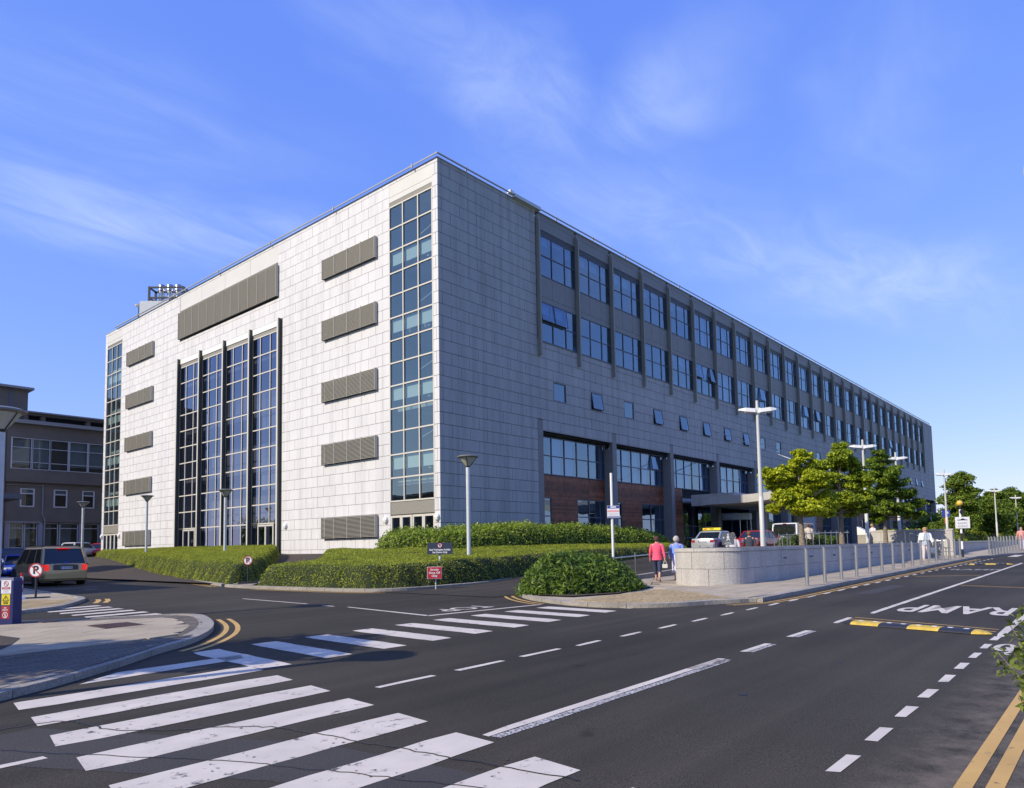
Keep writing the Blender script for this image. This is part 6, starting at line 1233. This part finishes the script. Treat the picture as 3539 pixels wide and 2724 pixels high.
# ================================================================ PEOPLE
def ell(c, rx_, ry_, n=12, tilt=0): return [(c[0]+rx_*math.cos(2*math.pi*j/n), c[1]+ry_*math.sin(2*math.pi*j/n), c[2]+tilt*math.sin(2*math.pi*j/n)) for j in range(n)]
def person(label, x, y, z, hd, H, top, bottom, hair, stride=.16, shoes=(.1, .05, .04), jacket='coat', skirt=False, crop=False, bare=False, bag=None, hairvol=1.0, stoop=.0, armout=.06, topmat=None, face=True, arms=(0.12, -.10), legs=True):
    """local frame: +y forward, +x right"""
    t = empty('person', (x, y, z), label, 'person', None, rz=hd-math.pi/2); s = H
    hipz, kn, an_ = .52*s, .28*s, .045*s; f1, f2 = stride, -stride
    J = {'pel': (0, 0, .53*s), 'wa': (0, .0, .61*s), 'ch': (0, stoop*.5, .74*s), 'nk': (0, stoop, .845*s), 'hd': (0, stoop+.015, .90*s), 'ht': (0, stoop+.01, .955*s)}
    V = []; E = []; Rd = []
    def add_(p, r, par=None): V.append(p); Rd.append(r); E.append((par, len(V)-1)) if par is not None else None; return len(V)-1
    p = add_(J['pel'], (.105*s*.9, .075*s)); w_ = add_(J['wa'], (.08*s, .06*s), p); c = add_(J['ch'], (.095*s, .065*s), w_); nk = add_(J['nk'], (.034*s, .036*s), c); hd_ = add_(J['hd'], (.042*s, .05*s), nk); ht = add_(J['ht'], (.038*s, .045*s), hd_)
    if face: ns = add_((0, stoop+.015+.062*s, .905*s), (.008*s, .008*s), hd_)
    hands = []
    for sd, ph in ((-1, arms[0]), (1, arms[1])):
        sh = add_((sd*.105*s, stoop*.8, .81*s), (.033*s, .034*s), c); el = add_((sd*(.13*s+armout*.5), stoop*.8+ph*.3, .645*s), (.025*s, .025*s), sh); wr = add_((sd*(.13*s+armout), stoop*.8+ph+.04, .515*s), (.016*s, .018*s), el); hn = add_((sd*(.13*s+armout), stoop*.8+ph+.05, .485*s), (.020*s, .012*s), wr); hands.append((sd*(.13*s+armout), stoop*.8+ph+.05, .46*s))
        for k in range(4): b_ = add_((sd*(.13*s+armout)+(k-1.5)*.010*s*.6, stoop*.8+ph+.055+(k-1.5)*.009*s, .46*s), (.0055*s, .0055*s), hn); add_((sd*(.13*s+armout)+(k-1.5)*.010*s*.6, stoop*.8+ph+.062+(k-1.5)*.009*s, (.432-.004*abs(k-1.3))*s), (.0045*s, .0045*s), b_)
        add_((sd*(.13*s+armout)-sd*.012*s, stoop*.8+ph+.075, .465*s), (.006*s, .006*s), hn)
    feet = []
    for sd, f in ((-1, f1), (1, f2)):
        hp = add_((sd*.052*s, 0, .50*s), (.058*s, .058*s), p); k_ = add_((sd*.055*s, f*.55+.03, kn), (.034*s, .036*s), hp); lift = .05 if f < 0 else 0; a_ = add_((sd*.055*s, f-(.03 if f < 0 else 0), an_+lift), (.021*s, .023*s), k_); to = add_((sd*.058*s, f+.085*s-(.02 if f < 0 else 0), .018*s+(.005 if f < 0 else 0)), (.02*s, .014*s), a_); feet.append((sd*.056*s, f, lift))
    me = bpy.data.meshes.new('body'); me.from_pydata(V, E, []); o = link('body', me, t); me.materials.append(M_skin)
    md = o.modifiers.new('s', 'SKIN'); 
    for i, r in enumerate(Rd): me.skin_vertices[0].data[i].radius = r
    me.skin_vertices[0].data[0].use_root = True; sd_ = o.modifiers.new('u', 'SUBSURF'); sd_.levels = 1; sd_.render_levels = 1
    Mt = topmat or mat('cloth_%.2f_%.2f_%.2f' % top, top, .85, n=(9, .08)); Mb = mat('cloth_%.2f_%.2f_%.2f' % bottom, bottom, .9, n=(14, .12)); hem = .47*s if jacket == 'coat' else .50*s
    # jacket with sleeves
    mb = MB(); fl = 1.15 if jacket == 'coat' else 1.0
    mb.rings([ell((0, .0, hem), .104*s*fl, .080*s*fl, 14), ell((0, .0, .54*s), .108*s, .082*s, 14), ell((0, stoop*.2, .62*s), .095*s, .072*s, 14), ell((0, stoop*.5, .72*s), .108*s, .078*s, 14), ell((0, stoop*.8, .79*s), .108*s, .066*s, 14), ell((0, stoop*.95, .825*s), .085*s, .052*s, 14), ell((0, stoop, .85*s), .040*s, .042*s, 14)])
    for sd, ph in ((-1, arms[0]), (1, arms[1])): mb.tube([(sd*.095*s, stoop*.8, .805*s), (sd*.118*s, stoop*.8, .785*s), (sd*(.13*s+armout*.5), stoop*.8+ph*.3, .645*s), (sd*(.13*s+armout), stoop*.8+ph+.035, .53*s)], [.034*s, .037*s, .032*s, .024*s], 10)
    mb.build('jacket', Mt, t, True)
    if skirt: mb = MB(); mb.rings([ell((0, 0, .58*s), .095*s, .075*s, 16), ell((0, 0, .50*s), .112*s, .09*s, 16), ell((0, .0, .36*s), .118*s, .12*s, 16), ell((0, 0, .185*s), .125*s, .15*s, 16)]); mb.build('skirt', Mb, t, True)
    else:
        mb = MB(); mb.rings([ell((0, 0, .58*s), .092*s, .075*s), ell((0, 0, .50*s), .108*s, .085*s), ell((0, 0, .455*s), .105*s, .080*s)])
        for sd, f in ((-1, f1), (1, f2)):
            e = (.16*s if crop else .05*s)+(.03 if f < 0 else 0); tt = (kn-e)/(kn-an_); ye = (f*.55+.03)*(1-tt)+f*tt; mb.tube([(sd*.052*s, 0, .50*s), (sd*.055*s, f*.3+.015, .39*s), (sd*.055*s, f*.55+.03, kn), (sd*.056*s, ye, e)], [.062*s, .055*s, .044*s, .037*s], 10)
        mb.build('trousers', Mb, t, True)
    Ms = mat('shoe_%.2f_%.2f_%.2f' % shoes, shoes, .5)
    for sd, f, lift in feet: mb = MB(); y0 = f-.05*s-(.03 if lift else 0); mb.rings([[(sd+dx_*w2, y0+dy*s, zz_*s+lift*(1-dy/.15)*1.0) for dx_, zz_ in ((-1, 0.001), (1, 0.001), (.9, .03), (-.9, .03))] for dy, w2 in ((0, .018*s), (.03, .024*s), (.10, .026*s), (.15, .016*s))]); mb.build('shoe', Ms, t, True)
    Mh = mat('hair_%.2f_%.2f_%.2f' % hair, hair, .8, n=(40, .3, 3), bump=.5, bscale=60); mb = MB(); c0 = (0, stoop-.004*s, .935*s); n = 12; hv = hairvol
    rings_ = []
    for i in range(8):
        f = i/7; zz_ = (-.045+.108*f)*s*hv; rr = math.sqrt(max(.02, 1-((f-.42)/.62)**2))*.058*s*hv; rings_.append([(c0[0]+rr*math.cos(2*math.pi*j/n)*(1+.05*math.sin(j*5+i)), c0[1]-.014*s+rr*math.sin(2*math.pi*j/n)*(1.05 if math.sin(2*math.pi*j/n) < 0 else (.55 if f < .55 else .95)), c0[2]+zz_) for j in range(n)])
    mb.rings(rings_); mb.build('hair', Mh, t, True)
    if bag:
        hnd = hands[1 if bag[3] > 0 else 0]; b = empty(bag[0], (0, 0, 0), bag[1], 'bag'); b.parent = None; mb = MB(); w2, h2 = bag[4]
        mb.rings([[(-w2, -.05, -h2), (w2, -.05, -h2), (w2, .05, -h2), (-w2, .05, -h2)], [(-w2*1.05, -.06, -h2*.5), (w2*1.05, -.06, -h2*.5), (w2*1.05, .06, -h2*.5), (-w2*1.05, .06, -h2*.5)], [(-w2*.8, -.02, -.12), (w2*.8, -.02, -.12), (w2*.8, .02, -.12), (-w2*.8, .02, -.12)]]); mb.build('pouch', mat('bag_%.2f_%.2f_%.2f' % bag[2], bag[2], .7), b)
        mb = MB(); mb.tube([(-w2*.6, 0, -.13), (-w2*.3, 0, 0), (w2*.3, 0, 0), (w2*.6, 0, -.13)], .008, 5); mb.build('handle', MATS['bag_%.2f_%.2f_%.2f' % bag[2]], b)
        b.matrix_world = Matrix.Translation((x, y, z)) @ Matrix.Rotation(hd-math.pi/2, 4, 'Z') @ Matrix.Translation(hnd)
    return t
person('woman in a bright pink jacket and cropped navy trousers walking away from the camera', -7.75, -18.42, zpath(-7.75)+.0, R(22), 1.47, (.78, .09, .17), (.03, .04, .09), (.07, .03, .02), stride=.20, shoes=(.32, .22, .16), crop=True, bag=('handbag', 'small white handbag held by the woman in the pink jacket', (.6, .58, .55), 1, (.08, .24)), hairvol=1.05, face=False)
person('grey-haired woman in a pale blue cardigan and white skirt walking away by the rounded wall', -7.15, -18.80, zpath(-7.15)+.0, R(20), 1.45, (.16, .26, .68), (.58, .58, .68), (.42, .40, .36), stride=.17, shoes=(.28, .01, .015), skirt=True, hairvol=1.2, stoop=.05, face=False)
person('grey-haired woman in a white cardigan behind the planter wall, in front of the red car', -1.45, -18.25, zpath(-1.45)-.05, R(15), 1.53, (.52, .50, .55), (.2, .2, .22), (.22, .17, .12), hairvol=1.2, face=False)
person('brown-haired person in a dark navy blazer behind the planter wall', -.45, -18.5, zpath(-.45)-.05, R(15), 1.58, (.035, .04, .06), (.05, .05, .06), (.13, .07, .04), hairvol=1.0, face=False)
person('person in a beige jacket and dark trousers half hidden by the yellow maple trunk', 13.1, -16.3, zpath(11)+.05, R(10), 1.68, (.50, .45, .40), (.03, .03, .03), (.12, .07, .04), face=False)
person('person in a white shirt and black trousers striding left of the second twin lamp', 20.9, -17.7, .95, R(-35), 1.66, (.66, .62, .66), (.02, .02, .03), (.42, .25, .11), stride=.26, jacket='shirt')
fl_ = mat('floral_cloth', (.36, .42, .50), .85, n=(28, .55, 2))
t = person('woman in white cardigan and sunglasses walking towards the camera behind the bollards', 10.7, -22.6, zr(10.7)+.1, R(205), 1.60, (.70, .70, .74), (.66, .60, .63), (.42, .27, .12), stride=.10, shoes=(.5, .45, .42), topmat=fl_, hairvol=1.12, bag=('shopping_bag', 'patterned blue shopping bag in the hand of the woman with sunglasses', (.12, .16, .24), -1, (.11, .36)))
mb = MB(); mb.rings([ell((0, .093, .897*1.6), .055, .01, 8), ell((0, .093, .915*1.6), .055, .01, 8)]); mb.build('sunglasses', M_bl, t)
Mc = mat('cardigan_white', (.72, .74, .78), .85); mb = MB()
for sd in (-1, 1): mb.rings([[(sd*.07, -.14, .98-.0), (sd*.21, -.10, .98), (sd*.215, .06, .98), (sd*.12, .15, .98)], [(sd*.06, -.135, 1.2), (sd*.19, -.10, 1.2), (sd*.19, .07, 1.2), (sd*.10, .14, 1.2)], [(sd*.05, -.09, 1.34), (sd*.16, -.06, 1.33), (sd*.16, .06, 1.33), (sd*.07, .10, 1.34)]][::1])
for sd, ph in ((-1, .12), (1, -.10)): mb.tube([(sd*.155, 0, 1.29), (sd*.195, 0, 1.26), (sd*.245, ph*.3, 1.03), (sd*.272, ph+.035, .86)], [.062, .073, .065, .052], 10)
mb.build('cardigan', Mc, t, True)
person('distant person in a pink top among the far bollards', 29.5, -24.6, zr(29)+.1, R(190), 1.55, (.62, .28, .26), (.42, .40, .52), (.35, .2, .1), stride=.1)

print('leaf count', NT[0])
